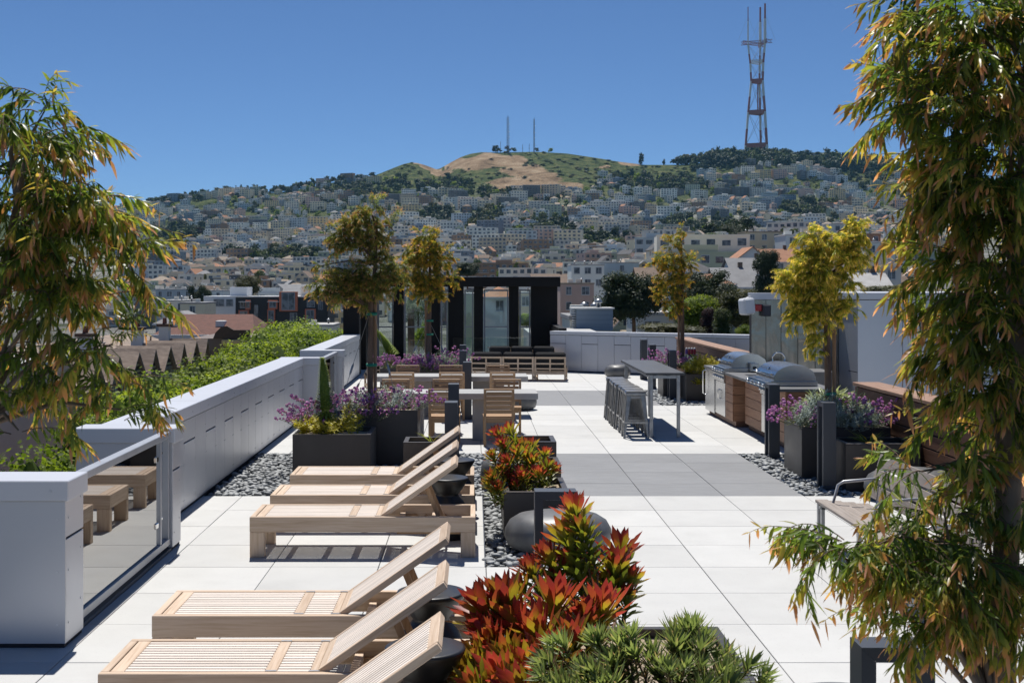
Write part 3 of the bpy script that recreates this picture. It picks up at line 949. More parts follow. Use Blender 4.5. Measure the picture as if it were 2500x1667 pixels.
# ---- outdoor kitchen
def cabinet(x0, x1, y0, y1, label, doors):
    t = thing("kitchen_cabinet", (x0, y0, 0), label, "cabinet")
    w, L = x1 - x0, y1 - y0
    MB().box(.06, w, .02, L - .02, 0, .10).build("plinth", M['ipe_y'], t)
    MB().box(.025, w, .022, L - .022, .10, .86).build("carcass", M['panel_gap'], t)
    for i in range(5):
        z0, z1 = .10 + i * .152 + .003, .10 + (i + 1) * .152 - .003
        MB().box(.024, w, 0, .02, z0, z1, b=.002).build("end_board", M['cab_x'], t)
        k = 0
        for a, b, kind in doors:
            if kind == 'wood':
                MB().box(0, .024, a + .002, b - .002, z0, z1, b=.002).build("front_board", M['cab_y'], t)
    for a, b, kind in doors:
        if kind == 'door':
            MB().box(-.006, .022, a + .006, b - .006, .11, .70, b=.004).build("steel_door", M['steel'], t)
            yc = (a + b) / 2
            for s in (-.05, .05):
                MB().tube([(-.006, yc + s, .40), (-.04, yc + s, .41), (-.04, yc + s, .55), (-.006, yc + s, .56)], .008, 8).build("door_handle", M['chrome'], t)
            MB().box(-.03, .022, a + .006, b - .006, .71, .855, b=.006).build("control_panel", M['steel'], t)
            for q in range(5):
                MB().lathe([(.024, 0), (.022, .03), (.012, .035)], 14).build("knob", M['chrome'], t, (-.031, a + .08 + (b - a - .16) * q / 4, .79), (0, R(-90), 0))
        if kind == 'fridge':
            MB().box(-.02, .022, a + .004, b - .004, .08, .86, b=.006).build("fridge_door", M['steel'], t)
            MB().tube([(-.02, b - .06, .36), (-.075, b - .06, .39), (-.075, b - .06, .80), (-.02, b - .06, .83)], .013, 8).build("door_handle", M['chrome'], t)
        if kind == 'box':
            pass
    return t
cabinet(4.40, 5.26, 21.62, 24.1, "wood and steel kitchen cabinet with fridge door and long handle", [(0, .62, 'wood'), (.62, 1.55, 'door'), (1.55, 2.46, 'fridge')])
cabinet(4.55, 5.26, 18.55, 21.35, "wood and steel kitchen cabinet under the nearer grill behind the slate bollard", [(.02, .62, 'wood'), (.62, 1.55, 'door'), (1.55, 2.78, 'wood')])
M['counter'] = pmat("counter_stone", (.15, .15, .15), (.11, .11, .11), 6, rough=.5)
ct = thing("countertop", (0, 0, 0), "dark grey stone countertop carrying the two grills and the sink", "countertop")
MB().box(4.36, 5.285, 18.5, 24.12, .862, .905, b=.004).build("long_slab", M['counter'], ct)
MB().box(5.29, 6.3, 22.2, 23.08, .862, .905, b=.004).build("short_slab", M['counter'], ct)
MB().box(5.32, 6.27, 22.25, 23.05, .0, .861).build("short_carcass", M['counter'], ct)
MB().box(4.58, 4.95, 21.0, 21.5, .906, .912).build("griddle_lid", M['black'], ct)
def grill(y0, y1, label, x0=4.44):
    t = thing("grill", (x0, y0, .905), label, "grill", "stainless steel grills")
    L = y1 - y0
    MB().box(.0, .70, 0, L, 0.0, .075, b=.006).build("body", M['steel'], t)
    arc = [(.05, .076)] + [(.36 - .31 * math.cos(R(a)), .10 + .21 * math.sin(R(a))) for a in range(0, 100, 8)] + [(.52, .30), (.64, .22), (.68, .12), (.68, .076)]
    h = MB().prism([(u, w) for u, w in arc], .03, L - .03).build("hood", M['steel'], t)
    MB().tube([(.0, .10, .17), (.0, L - .10, .17)], .014, 10).build("hood_handle", M['chrome'], t)
    for y in (.12, L - .12):
        MB().bar((.0, y, .17), (.085, y, .17), .02, .02).build("handle_bracket", M['chrome'], t)
    MB().lathe([(.035, 0), (.035, .012), (.02, .014)], 18).build("thermometer", M['chrome'], t, (.115, L / 2, .235), (0, R(-50), 0))
    MB().prism([(-.10, -.04), (-.07, .06), (.0, .06), (.0, -.04)], 0.01, L - .01).build("control_panel", M['steel'], t)
    for q in range(5):
        MB().lathe([(.026, 0), (.024, .03), (.012, .036)], 14).build("knob", M['chrome'], t, (-.088, .1 + (L - .2) * q / 4, .012), (0, R(-107), 0))
    return t
grill(22.15, 23.2, "stainless grill with curved hood beside the fridge, its motor box on the hood end")
grill(19.0, 20.25, "stainless grill with curved hood directly behind the slate bollard and purple flowers")
mo = thing("rotisserie_motor", (4.86, 22.02, .985), "small square rotisserie motor on the grill end beside the fridge", "motor")
MB().box(-.07, .07, 0, .115, -.07, .08, b=.012).build("housing", M['steel'], mo)
MB().lathe([(.03, 0), (.03, .02)], 12).build("cover", M['black'], mo, (0, -.001, 0), (R(90), 0, 0))
fc = thing("faucet", (5.34, 22.75, .905), "chrome gooseneck faucet between the grills and the steel splash-back", "faucet")
MB().tube([(0, 0, 0), (0, 0, .2)] + [(.11 - .11 * math.cos(R(a)), 0, .2 + .11 * math.sin(R(a))) for a in range(15, 181, 15)] + [(.22, 0, .14)], .014, 10).build("spout", M['chrome'], fc)
MB().lathe([(.03, 0), (.03, .012), (.018, .03)], 14).build("base", M['chrome'], fc)

# ---- speaker, alarm boxes on the bulkhead edge
sp = thing("speaker", (0, 0, 0), "white wall speaker on a curved bracket at the steel wall's corner", "speaker")
c = at(1822, 748, 24.1)
MB().box(-.13, .13, -.12, .1, -.155, .155, b=.035).build("cabinet", M['white_plastic'], sp, c, (0, R(-6), R(24)))
MB().box(-.105, .105, -.131, -.121, -.13, .13, b=.008).build("grille", M['white_plastic'], sp, c, (0, R(-6), R(24)))
MB().tube([c + Vector((.02, .1, .16)), c + Vector((.09, .12, .19)), c + Vector((.155, .16, .05)), c + Vector((.155, .16, -.05)), c + Vector((.08, .12, -.16)), c + Vector((.02, .1, -.16))], .012, 8).build("bracket", M['white_plastic'], sp)
MB().bar(c + Vector((.15, .16, 0)), (XL + .12, YP, c.z + .0), .03, .03).build("bracket_arm", M['white_plastic'], sp)
al = at(1852, 751, 24.25)
tag(MB().box(-.055, .055, -.06, .065, -.065, .065, b=.01).box(-.04, .04, -.068, -.061, -.05, .05, b=.003).build("alarm_box", M['red_paint'], None, (al.x, 24.254, al.z)), "small red alarm box on the steel wall beside the speaker", "alarm")
bx = at(1871, 758, 24.2)
tag(MB().box(-.075, .075, -.09, .095, -.11, .11, b=.012).box(-.06, .06, -.1, -.091, -.095, .095, b=.004).build("speaker_box", M['navy_box'], None, (bx.x, 24.224, bx.z)), "dark navy box on the steel wall beside the red alarm box", "box")

# ---- teak sofas
def sofa_module(t, x0, y0, w, faceback=True, cush=True):
    """seat faces +Y, slatted back towards -Y, local origin at left front"""
    m = M['chair_x']
    g = lambda *a: MB().box(*a, b=.004)
    for x in (x0, x0 + w - .045):
        g(x, x + .045, y0, y0 + .05, 0, .61).build("back_post", M['teak_z'], t)
        g(x, x + .045, y0 + .72, y0 + .77, 0, .30).build("leg", M['teak_z'], t)
        g(x + .002, x + .043, y0 + .052, y0 + .718, .05, .10).build("floor_rail", M['teak_y'], t)
    g(x0 + w / 2 - .02, x0 + w / 2 + .02, y0 + .006, y0 + .04, .17, .56).build("back_upright", M['teak_z'], t)
    for z0, z1 in ((.17, .215), (.295, .335), (.425, .465), (.565, .611)):
        g(x0 + .046, x0 + w - .046, y0 + .004, y0 + .045, z0, z1).build("back_rail", M['teak_x'], t)
    g(x0 + .046, x0 + w - .046, y0 + .05, y0 + .77, .22, .26).build("seat_frame", M['teak_x'], t)
    g2 = MB().box(x0 + .01, x0 + w - .01, y0 + .10, y0 + .78, .262, .40, b=.04); g2.build("seat_cushion", M['fabric'], t)
    MB().box(x0 + .012, x0 + w - .012, y0 + .055, y0 + .19, .30, .73, b=.045).build("back_cushion", M['fabric'], t)
s1 = thing("sofa", (-.10, 32.35, 0), "teak slat-backed sofa with charcoal cushions, its back toward the dining tables", "sofa", rz=R(-7))
for i in range(3): sofa_module(s1, i * .815, 0, .80)
s2 = thing("sofa", (2.26, 35.55, 0), "charcoal cushioned sofa facing the slat-backed one, before the glass screen", "sofa", rz=R(173))
for i in range(3): sofa_module(s2, i * .62, 0, .61)
s3 = thing("armchair", (-2.5, 29.6, 0), "teak slat armchair behind the long flower planter near the pavilion", "armchair", rz=R(10))
sofa_module(s3, 0, 0, .62)

# ---- bottles on the far planter edge
pl = thing("plinth", (4.905, 28.8, 0), "slim dark plinth with bottles behind the bar table", "plinth")
MB().box(-.13, .13, -.06, .06, -.03, .84, b=.006).build("column", M['post'], pl)
MB().box(-.145, .145, -.07, .07, .841, .855, b=.003).build("top_plate", M['post'], pl)
M['red_liquid'] = pmat("red_liquid", (.45, .02, .05), rough=.15)
M['violet_liquid'] = pmat("violet_liquid", (.16, .08, .35), rough=.15)
for i, (xx, mm, lab) in enumerate(((4.56, 'violet_liquid', "violet bottle with clear cap on the slim plinth"), (4.62, 'red_liquid', None), (4.68, 'red_liquid', None), (4.74, 'red_liquid', None))):
    b = thing("bottle", (xx + .255, 28.8, .8555), lab or "red bottle with clear cap on the slim plinth", "bottle", "bottles on the plinth")
    MB().lathe([(.026, 0), (.027, .01), (.027, .105), (.024, .115)], 14).build("body", M[mm], b)
    MB().lathe([(.024, .1155), (.024, .14), (.016, .155), (.004, .158)], 14).build("cap", M['white_plastic'], b)
# ================================================================ plants on the deck
def leaf(mb, p, d, nrm, L, w, bend=0.0, sag=0.0, t0=.3, t1=.6, m=0, fold=.0, rows=((0, .22), (.3, .95), (.65, .85), (1, 0))):
    """one lance-shaped leaf: two half-blades folded along the midrib"""
    d = d.normalized()
    s = d.cross(nrm)
    if s.length < 1e-3: s = d.cross(Vector((1, 0, 0)))
    s.normalize(); n = s.cross(d).normalized()
    v, tt = [], []
    for u, k in rows:
        c = p + d * (L * u) + s * (bend * L * u * u) - Vector((0, 0, 1)) * (sag * L * u * u)
        t = t0 + (t1 - t0) * u
        if k:
            v += [c - s * (w * k / 2) + n * (fold * w * k), c, c + s * (w * k / 2) + n * (fold * w * k)]; tt += [t, t, t]
        else:
            v.append(c); tt.append(t)
    f = [(0, 1, 4, 3), (1, 2, 5, 4), (3, 4, 7, 6), (4, 5, 8, 7), (6, 7, 9), (7, 8, 9)]
    mb.raw(v, f, m, True, tt)

def twig_mesh(name, seed, L, n, ll, lw, mats, droop=1.0, e0=.35, base_t=.25, tip_t=.9, spread=.9, fold=.12, side_twigs=2, rstem=.0035):
    rg = random.Random(seed)
    mb = MB()
    def run(p, d, L, n, r):
        pts = [p.copy()]
        steps = 9
        q, dd = p.copy(), d.copy()
        dirs = [dd.copy()]
        for i in range(steps):
            dd = (dd + Vector((rg.uniform(-.13, .13), rg.uniform(-.13, .13), -.17 * droop + rg.uniform(-.06, .06)))).normalized()
            q = q + dd * (L / steps)
            pts.append(q.copy()); dirs.append(dd.copy())
        mb.tube(pts, [r * (1 - .75 * i / steps) for i in range(steps + 1)], 4, 1, tint=.5)
        for k in range(n):
            u = (k + rg.uniform(0, .9)) / n
            u = .06 + .94 * u
            i = min(steps - 1, int(u * steps)); fr = u * steps - i
            c = pts[i].lerp(pts[i + 1], fr)
            a, b = frame_of(dirs[i])
            th = k * 2.4 + rg.uniform(-.5, .5)
            side = a * math.cos(th) + b * math.sin(th)
            ld = (dirs[i] * rg.uniform(.25, .8) + side * spread * rg.uniform(.5, 1.0) + Vector((0, 0, -1.0 * droop * rg.uniform(.2, 1.5)))).normalized()
            t = base_t + (tip_t - base_t) * (u ** 2.2) + rg.uniform(-.16, .16)
            s = rg.uniform(.6, 1.25) * (1 - .25 * u)
            leaf(mb, c, ld, (side + Vector((0, 0, .8))).normalized(), ll * s, lw * rg.uniform(.7, 1.3), rg.uniform(-.34, .34), rg.uniform(-.1, .42) * droop,
                 max(0, t - .10), min(1, t + .12), 0, fold)
        return pts, dirs
    d = Vector((math.cos(e0), 0, math.sin(e0)))
    pts, dirs = run(Vector(), d, L, n, rstem)
    for j in range(side_twigs):
        i = rg.randint(2, 6)
        a, b = frame_of(dirs[i])
        run(pts[i], (dirs[i] + a * rg.choice((-1, 1)) * .8).normalized(), L * rg.uniform(.35, .55), int(n * .5), rstem * .6)
    return mb.mesh(name, mats, True)

M['leaf_near'] = leafmat("weeping_leaf", [(0, (.055, .10, .022)), (.3, (.15, .21, .038)), (.52, (.32, .31, .055)), (.72, (.42, .29, .075)), (.87, (.50, .22, .10)), (1, (.64, .33, .24))], .5, .36, .28, 1.7)
M['leaf_copper'] = leafmat("copper_leaf", [(0, (.06, .095, .025)), (.35, (.165, .20, .042)), (.62, (.31, .29, .06)), (.84, (.40, .24, .085)), (1, (.54, .26, .15))], .47, .45, .25, 1.7)
M['leaf_gold'] = leafmat("golden_leaf", [(0, (0.084, 0.120, 0.018)), (.35, (0.240, 0.282, 0.036)), (.6, (0.480, 0.444, 0.060)), (.8, (0.696, 0.552, 0.096)), (1, (0.720, 0.504, 0.192))], .5, .45, .2, 1.75)
M['leaf_amber'] = leafmat("amber_leaf", [(0, (.07, .095, .018)), (.35, (.20, .215, .03)), (.6, (.38, .32, .045)), (.82, (.54, .33, .055)), (1, (.64, .28, .07))], .5, .45, .25, 1.7)

near_tw = [twig_mesh("weeping_spray", 40 + k, random.uniform(.30, .44), 24, .090, .0155, [M['leaf_near'], M['bark']], (.55, .8, 1.0, 1.1)[k % 4], .4, .10, .95, spread=.75, side_twigs=2, rstem=.003) for k in range(9)]
def small_tw(mat, seed, ll=.058, lw=.0095, n=40, droop=.9, bt=.2):
    return [twig_mesh("leafy_spray", seed + k, random.uniform(.20, .34), n, ll, lw, [M[mat], M['bark']], droop * (.5, .9, 1.2, .7, 1.4, .3)[k], (.6, .2, .9, -.2, .4, 1.1)[k], bt, 1.0, side_twigs=3, rstem=.0025) for k in range(6)]
tw_copper = small_tw('leaf_copper', 60)
tw_gold = small_tw('leaf_gold', 70, .062, .0085, 44, 1.2, .34)
tw_amber = small_tw('leaf_amber', 80)

def deck_tree(name, base, label, trunk, blobs, protos, bark='bark', seed=1, limb_r=.02, wind=0.0, sc=(.5, .95), ysq=.8, stake=None, wires=None, tie=None, dens=1.0, shift=None):
    """blobs: (px, py, Y, rx_px, ry_px, n) leafy masses measured in the photograph"""
    rg = random.Random(seed)
    t = thing(name, base, label, "tree")
    B = Vector(base)
    tp = [Vector(p) - B for p, r in trunk]
    MB().tube(tp, [r for p, r in trunk], 10).build("trunk", M[bark], t)
    for px, py, Y, rx, ry, n in blobs:
        px += shift(px, py) if shift else 0
        c = at(px, py, Y) - B
        rx, rz = rx * Y / F_PX * (.72 if Y > 10 else 1), ry * Y / F_PX * (.9 if Y > 10 else 1)
        if Y > 10: c.z += .06
        ryy = min(rx, .55) * ysq
        # limb from the trunk to this mass
        low = [p for p in tp if p.z < c.z + .05] or [tp[0]]
        p0 = low[-1] if len(low) else tp[0]
        mid = p0.lerp(c, .5) + Vector((rg.uniform(-.05, .05), rg.uniform(-.05, .05), .06))
        if (c - p0).length > .08:
            MB().tube([p0, mid, c], [limb_r, limb_r * .6, limb_r * .25], 6).build("limb", M[bark], t)
        for i in range(int(n * dens + .5)):
            while True:
                u = Vector((rg.uniform(-1, 1), rg.uniform(-1, 1), rg.uniform(-1, 1)))
                if u.length <= 1: break
            q = c + Vector((u.x * rx, u.y * ryy, u.z * rz))
            az_ = math.atan2(u.y, u.x) + rg.uniform(-.9, .9)
            if wind and rg.random() < abs(wind):
                az_ = (PI if wind < 0 else 0) + rg.uniform(-.7, .7)
            s = rg.uniform(*sc)
            put("leafy_spray", rg.choice(protos), t, q, (rg.uniform(-.5, .5), rg.uniform(-.6, .5), az_) if Y > 10 else (rg.uniform(-.25, .25), rg.uniform(-.35, .25), az_), (s, s, s))
    if stake:
        x, y, z0, z1 = stake
        MB().tube([(x, y, z0), (x, y, z1)], .026, 10).build("stake", M['stake'], t)
    for zt in (tie or ()):
        MB().lathe([(.075, -.02), (.078, 0), (.075, .02)], 14).build("green_tie", M['green_tie'], t, (tp[0].x + .02, 0, zt))
    for (p, q) in (wires or ()):
        w = MB().tube([p, q], .0035, 5)
        mid = Vector(p).lerp(Vector(q), .55); dd = (Vector(q) - Vector(p)).normalized()
        w.tube([mid - dd * .09, mid - dd * .05, mid + dd * .05, mid + dd * .09], [.004, .016, .016, .004], 6)
        w.build("guy_wire", M['cable'], t)
    return t

# copper-leaved tree in the tall left planter
B = (-1.43, 17.45, .70)
deck_tree("weeping_tree", B, "copper-leaved weeping tree with staked trunk in the tall steel planter", 
    [((-1.43, 17.45, .70), .042), ((-1.43, 17.45, 1.4), .038), ((-1.42, 17.45, 2.1), .032), ((-1.36, 17.45, 2.7), .024), ((-1.34, 17.45, 3.2), .012)],
    [(905, 690, 17.4, 70, 45, 46), (850, 705, 17.3, 50, 38, 30), (965, 690, 17.5, 45, 45, 26), (800, 715, 17.2, 32, 24, 13), (775, 728, 17.2, 14, 10, 3),
     (885, 580, 17.5, 55, 50, 50), (840, 590, 17.4, 32, 38, 18), (905, 530, 17.5, 26, 26, 14), (920, 600, 17.5, 30, 34, 14), (925, 640, 17.4, 30, 20, 10),
     (900, 740, 17.4, 52, 24, 22), (832, 740, 17.3, 28, 16, 8), (962, 575, 17.6, 16, 12, 4), (780, 660, 17.3, 12, 8, 2)],
    tw_copper, seed=5, dens=2.3, wind=-.35, stake=(.065, .03, -.02, 1.55), tie=(.62, 1.32),
    wires=[((-.02, 0, 1.3), (-.42, -.3, -.02)), ((.06, 0, 1.3), (.42, -.2, -.02)), ((.0, 0, .66), (-.36, .3, .0))])
B = (-.99, 27.7, .6)
deck_tree("weeping_tree", B, "amber-leaved narrow tree in the long flower planter before the black pavilion",
    [(B, .055), ((-.99, 27.7, 1.6), .05), ((-.97, 27.7, 2.3), .04), ((-.97, 27.7, 3.1), .02), ((-.97, 27.7, 3.5), .01)],
    [(1045, 690, 27.7, 48, 38, 46), (1040, 630, 27.7, 44, 40, 50), (1038, 590, 27.7, 22, 22, 20), (1010, 640, 27.7, 28, 30, 18), (1080, 650, 27.7, 28, 30, 18),
     (1050, 725, 27.7, 34, 18, 18), (1000, 690, 27.7, 22, 22, 10), (1100, 690, 27.7, 16, 14, 5), (1090, 720, 27.7, 8, 8, 2)],
    tw_amber, seed=6, dens=2.1, sc=(.7, 1.25), limb_r=.025, stake=(-.07, .05, 0, 1.5), tie=(.75, 1.05),
    wires=[((.05, 0, .95), (.5, -.2, .03)), ((-.05, 0, .95), (-.5, -.2, .03))])
B = (4.55, 16.3, .6)
deck_tree("weeping_tree", B, "golden weeping tree in the tall planter before the steel wall",
    [(B, .05), ((4.54, 16.3, 1.3), .045), ((4.52, 16.3, 2.0), .036), ((4.50, 16.3, 2.5), .025), ((4.52, 16.3, 2.9), .012)],
    [(2030, 620, 16.3, 62, 46, 52), (1985, 655, 16.2, 60, 45, 50), (2085, 600, 16.4, 30, 42, 28), (2090, 640, 16.4, 30, 40, 22), (1935, 690, 16.1, 34, 38, 26),
     (1985, 720, 16.2, 58, 42, 48), (2060, 690, 16.3, 36, 36, 18), (1960, 770, 16.1, 36, 40, 24), (2010, 770, 16.3, 34, 44, 24), (2075, 765, 16.3, 24, 30, 10),
     (1998, 850, 16.2, 14, 45, 11), (2090, 560, 16.4, 20, 16, 8), (1985, 590, 16.3, 22, 14, 8)],
    tw_gold, seed=8, dens=2.8, wind=-.4, stake=(.075, .02, 0, 1.25), tie=(.42,))
B = (4.57, 27.9, .6)
deck_tree("weeping_tree", B, "slim amber tree with thin crown in the far planters by the wooden wall",
    [(B, .05), ((4.57, 27.9, 1.6), .045), ((4.56, 27.9, 2.6), .035), ((4.55, 27.9, 3.1), .02), ((4.52, 27.9, 3.55), .008)],
    [(1640, 690, 27.8, 40, 34, 34), (1635, 650, 27.8, 36, 22, 20), (1628, 730, 27.8, 30, 30, 22), (1612, 645, 27.8, 18, 14, 8), (1682, 650, 27.8, 22, 14, 8),
     (1642, 602, 27.8, 18, 14, 9), (1658, 578, 27.8, 10, 8, 4), (1645, 760, 27.8, 24, 16, 9)],
    tw_amber, seed=9, dens=2.0, sc=(.7, 1.25), stake=(-.075, .02, 0, 2.2), limb_r=.022)

# weeping trees close by
B = (-1.84, 4.45, 0)
deck_tree("weeping_tree", B, "weeping tree with hanging coppery leaves over the parapet and glass railing",
    [(B, .04), ((-1.83, 4.45, 1.2), .036), ((-1.76, 4.45, 1.9), .030), ((-1.66, 4.45, 2.4), .022), ((-1.6, 4.45, 2.7), .012)],
    [(60, 330, 4.45, 95, 70, 26), (130, 260, 4.5, 40, 30, 6), (40, 430, 4.4, 90, 60, 18), (120, 500, 4.45, 110, 50, 18), (230, 520, 4.5, 110, 45, 20),
     (310, 480, 4.5, 40, 35, 5), (350, 530, 4.5, 28, 40, 6), (300, 620, 4.5, 90, 60, 20), (150, 620, 4.4, 120, 60, 18), (40, 600, 4.4, 60, 80, 10),
     (330, 720, 4.5, 60, 50, 8), (200, 740, 4.4, 90, 60, 10), (60, 760, 4.4, 70, 60, 8), (250, 850, 4.4, 70, 50, 7), (100, 880, 4.4, 80, 50, 7), (390, 940, 4.45, 45, 45, 6), (20, 960, 4.4, 30, 60, 5), (120, 980, 4.4, 60, 40, 5), (60, 1050, 4.4, 40, 30, 3), (380, 840, 4.4, 50, 50, 6), (400, 1000, 4.45, 25, 30, 3)],
    near_tw, bark='bark_pale', seed=21, limb_r=.014, sc=(.5, .9), ysq=.9, dens=.95, shift=lambda x, y: -105 if x > 180 else -15)
B = (1.80, 4.35, 0)
deck_tree("weeping_tree", B, "big weeping tree with hanging olive and rust leaves over the slatted bench",
    [(B, .055), ((1.80, 4.35, .9), .05), ((1.83, 4.35, 1.7), .042), ((1.86, 4.35, 2.4), .034), ((1.90, 4.35, 3.0), .024), ((1.93, 4.35, 3.5), .014)],
    [(2200, 40, 4.4, 70, 60, 16), (2330, 60, 4.5, 80, 90, 16), (2440, 120, 4.4, 80, 100, 14), (2230, 190, 4.4, 70, 90, 22), (2160, 250, 4.3, 40, 60, 9),
     (2300, 300, 4.4, 80, 90, 22), (2420, 320, 4.4, 90, 90, 22), (2260, 430, 4.4, 55, 90, 16), (2380, 480, 4.4, 100, 90, 30), (2470, 560, 4.5, 60, 120, 20),
     (2270, 600, 4.4, 50, 90, 14), (2370, 680, 4.4, 80, 100, 26), (2290, 780, 4.4, 50, 60, 12), (2420, 820, 4.4, 90, 110, 30), (2280, 920, 4.35, 50, 60, 11),
     (2380, 1000, 4.4, 80, 80, 18), (2470, 1050, 4.5, 50, 120, 14), (2440, 1200, 4.4, 70, 80, 16), (2130, 1150, 4.3, 50, 16, 3), (2260, 1250, 4.3, 40, 22, 3),
     (2090, 1325, 4.25, 80, 22, 10), (1990, 1325, 4.2, 70, 18, 7), (1925, 1345, 4.2, 40, 12, 3), (2210, 1375, 4.25, 90, 45, 18), (2320, 1400, 4.3, 90, 80, 22), (2100, 1400, 4.2, 60, 40, 9),
     (2250, 1500, 4.25, 80, 40, 11), (2420, 1480, 4.4, 80, 90, 18)],
    near_tw, bark='bark_pale', seed=22, limb_r=.014, sc=(.5, .9), ysq=.9, dens=1.5, shift=lambda x, y: (150 if y < 380 else 160) if (x < 2330 and y < 1100) else (120 if x < 2240 else 45))

# ---- cone shrubs (red and green)
M['bract'] = leafmat("cone_bract", [(0, (.085, .115, .02)), (.28, (.17, .20, .025)), (.44, (.36, .27, .03)), (.55, (.36, .085, .035)), (.75, (.32, .038, .04)), (1, (.20, .035, .045))], .42, .4, .25, 1.6)
M['cone_green'] = leafmat("cone_green_leaf", [(0, (.10, .14, .05)), (.4, (.20, .255, .095)), (.66, (.32, .36, .14)), (.84, (.44, .31, .20)), (1, (.54, .33, .27))], .42, .42, .25, 1.5)
M['shrub_stem'] = pmat("shrub_stem", (.16, .085, .05), (.09, .05, .03), 20, rough=.8)
OBL = ((0, .35), (.42, .8), (.76, 1.0), (1, 0)); LAN = ((0, .4), (.3, .95), (.65, .7), (1, 0))
def cone_head(name, seed, mat, n, L, w, nlow, open_=.9, red=True):
    rg = random.Random(seed); mb = MB()
    mb.tube([(0, 0, -.26), (.008, 0, -.1), (0, 0, 0)], [.006, .005, .005], 5, 1)
    for k in range(nlow):                              # leaves down the stem
        u = k / nlow; th = k * 2.4
        d = Vector((math.cos(th), math.sin(th), .35 + .5 * u)).normalized()
        a = rg.uniform(0, .15) + (.12 * u if red else .25 * rg.random() * (rg.random() < .3))
        if not red and rg.random() < .25: a = .75
        leaf(mb, Vector((0, 0, -.22 + .2 * u)), d, Vector((0, 0, 1)), L * rg.uniform(.7, .95), w * rg.uniform(.75, .95), rg.uniform(-.15, .15), rg.uniform(-.1, .2), a, a + (.35 * u if red else .2), 0, .1, OBL if red else LAN)
    for k in range(n):
        u = (k + .5) / n; th = k * 2.4 + rg.uniform(-.2, .2)
        up = .25 + 2.2 * u * open_
        d = Vector((math.cos(th), math.sin(th), up)).normalized()
        s = (1.05 - .35 * u) * rg.uniform(.85, 1.1)
        if red: t0, t1 = .12 + .34 * rg.random() * u, rg.uniform(.34, .72) if seed % 3 == 0 else rg.uniform(.5, 1.0)
        else: t0, t1 = rg.uniform(.05, .4), rg.uniform(.3, 1.0) if rg.random() < .5 else rg.uniform(.2, .6)
        leaf(mb, Vector((.006 * math.cos(th), .006 * math.sin(th), -.03 + .04 * u)), d, Vector((-d.x, -d.y, 1.2)), L * s, w * rg.uniform(.8, 1.1), rg.uniform(-.12, .12), (-.34 if red else -.42) + .3 * rg.random(), t0, t1, 0, .2, OBL if red else LAN)
    return mb.mesh(name, [M[mat], M['shrub_stem']], True)
red_heads = [cone_head("flower_head", 200 + k, 'bract', 30, .118, .028, 34) for k in range(7)]
green_heads = [cone_head("leaf_head", 230 + k, 'cone_green', 22, .088, .0165, 26, .5, False) for k in range(7)]
def cone_shrub(base, label, heads, protos, sc=1.0, seed=0, name="cone_shrub"):
    rg = random.Random(seed)
    t = thing(name, base, label, "shrub")
    Bv = Vector(base)
    for h in heads:
        px, py, Y = h[:3]; k = h[3] if len(h) > 3 else 1
        p = at(px, py, Y) - Bv
        lean = Vector((p.x, p.y, 0)) * .9 + Vector((rg.uniform(-.15, .15), rg.uniform(-.15, .15), 0))
        s = sc * k * rg.uniform(1.05, 1.3)
        d = (lean + Vector((0, 0, .62))).normalized()
        q = d.to_track_quat('Z', 'Y').to_euler()
        o = put(protos[0].name.split('.')[0], rg.choice(protos), t, p, (q.x, q.y, q.z), (s, s, s))
        tip = p - d * .24 * s
        MB().tube([(p.x * .12, p.y * .12, 0), (p.x * .5, p.y * .5, tip.z * .55), tip], [.011, .008, .006], 5).build("stem", M['shrub_stem'], t)
    return t
h1 = [(1215, 1062, 12.9), (1245, 1055, 13.1), (1228, 1090, 12.7), (1275, 1095, 13.0), (1295, 1090, 13.2), (1262, 1110, 12.6), (1285, 1115, 12.8), (1330, 1110, 13.0, .8), (1205, 1120, 12.5), (1240, 1130, 12.5),
      (1335, 1145, 12.6), (1315, 1160, 12.5), (1350, 1150, 12.7), (1275, 1165, 12.4), (1240, 1170, 12.5, .9), (1300, 1130, 12.7), (1225, 1150, 12.4, .8), (1260, 1185, 12.4, .8)]
cone_shrub((.58, 12.6, .39), "red-tipped cone shrub in the planter behind the boulder seat", h1, red_heads, .95, 31)
cone_shrub((.36, 12.3, .39), "small red-tipped cone shrub drooping over the planter edge onto the pebbles", [(1203, 1170, 12.05, .95), (1192, 1185, 12.1, .8), (1215, 1195, 12.0, .8)], red_heads, 1.0, 32)
h2 = [(1405, 1255, 7.9, .95), (1390, 1320, 7.85, 1.1), (1425, 1300, 7.8, .8), (1345, 1370, 7.8), (1300, 1400, 7.75, .9), (1515, 1350, 7.9), (1500, 1390, 7.8), (1540, 1420, 7.8, .9), (1400, 1390, 7.8), (1440, 1400, 7.9),
      (1275, 1440, 7.7, .9), (1360, 1430, 7.8), (1475, 1440, 7.8), (1530, 1460, 7.7, .8)]
cone_shrub((.80, 7.35, .40), "tall red and olive cone shrub rising in front of the portal frame", h2, red_heads, 1.15, 33)
h3 = [(1190, 1500, 7.0, 1.25), (1235, 1480, 7.0, 1.2), (1355, 1490, 7.1, 1.3), (1470, 1500, 7.1, 1.2), (1270, 1540, 6.9, 1.2), (1320, 1560, 6.8, 1.2), (1210, 1575, 6.8), (1180, 1610, 6.7), (1250, 1620, 6.6), (1150, 1650, 6.6), (1300, 1640, 6.5), (1230, 1665, 6.4), (1400, 1570, 6.8), (1340, 1610, 6.6), (1180, 1545, 6.9, .9), (1430, 1520, 7.0), (1170, 1690, 6.3), (1280, 1700, 6.2)]
cone_shrub((.55, 6.85, .40), "bright red low cone shrub spilling toward the lounger stools", h3, red_heads, 1.25, 34)
rg = random.Random(55); h4 = []
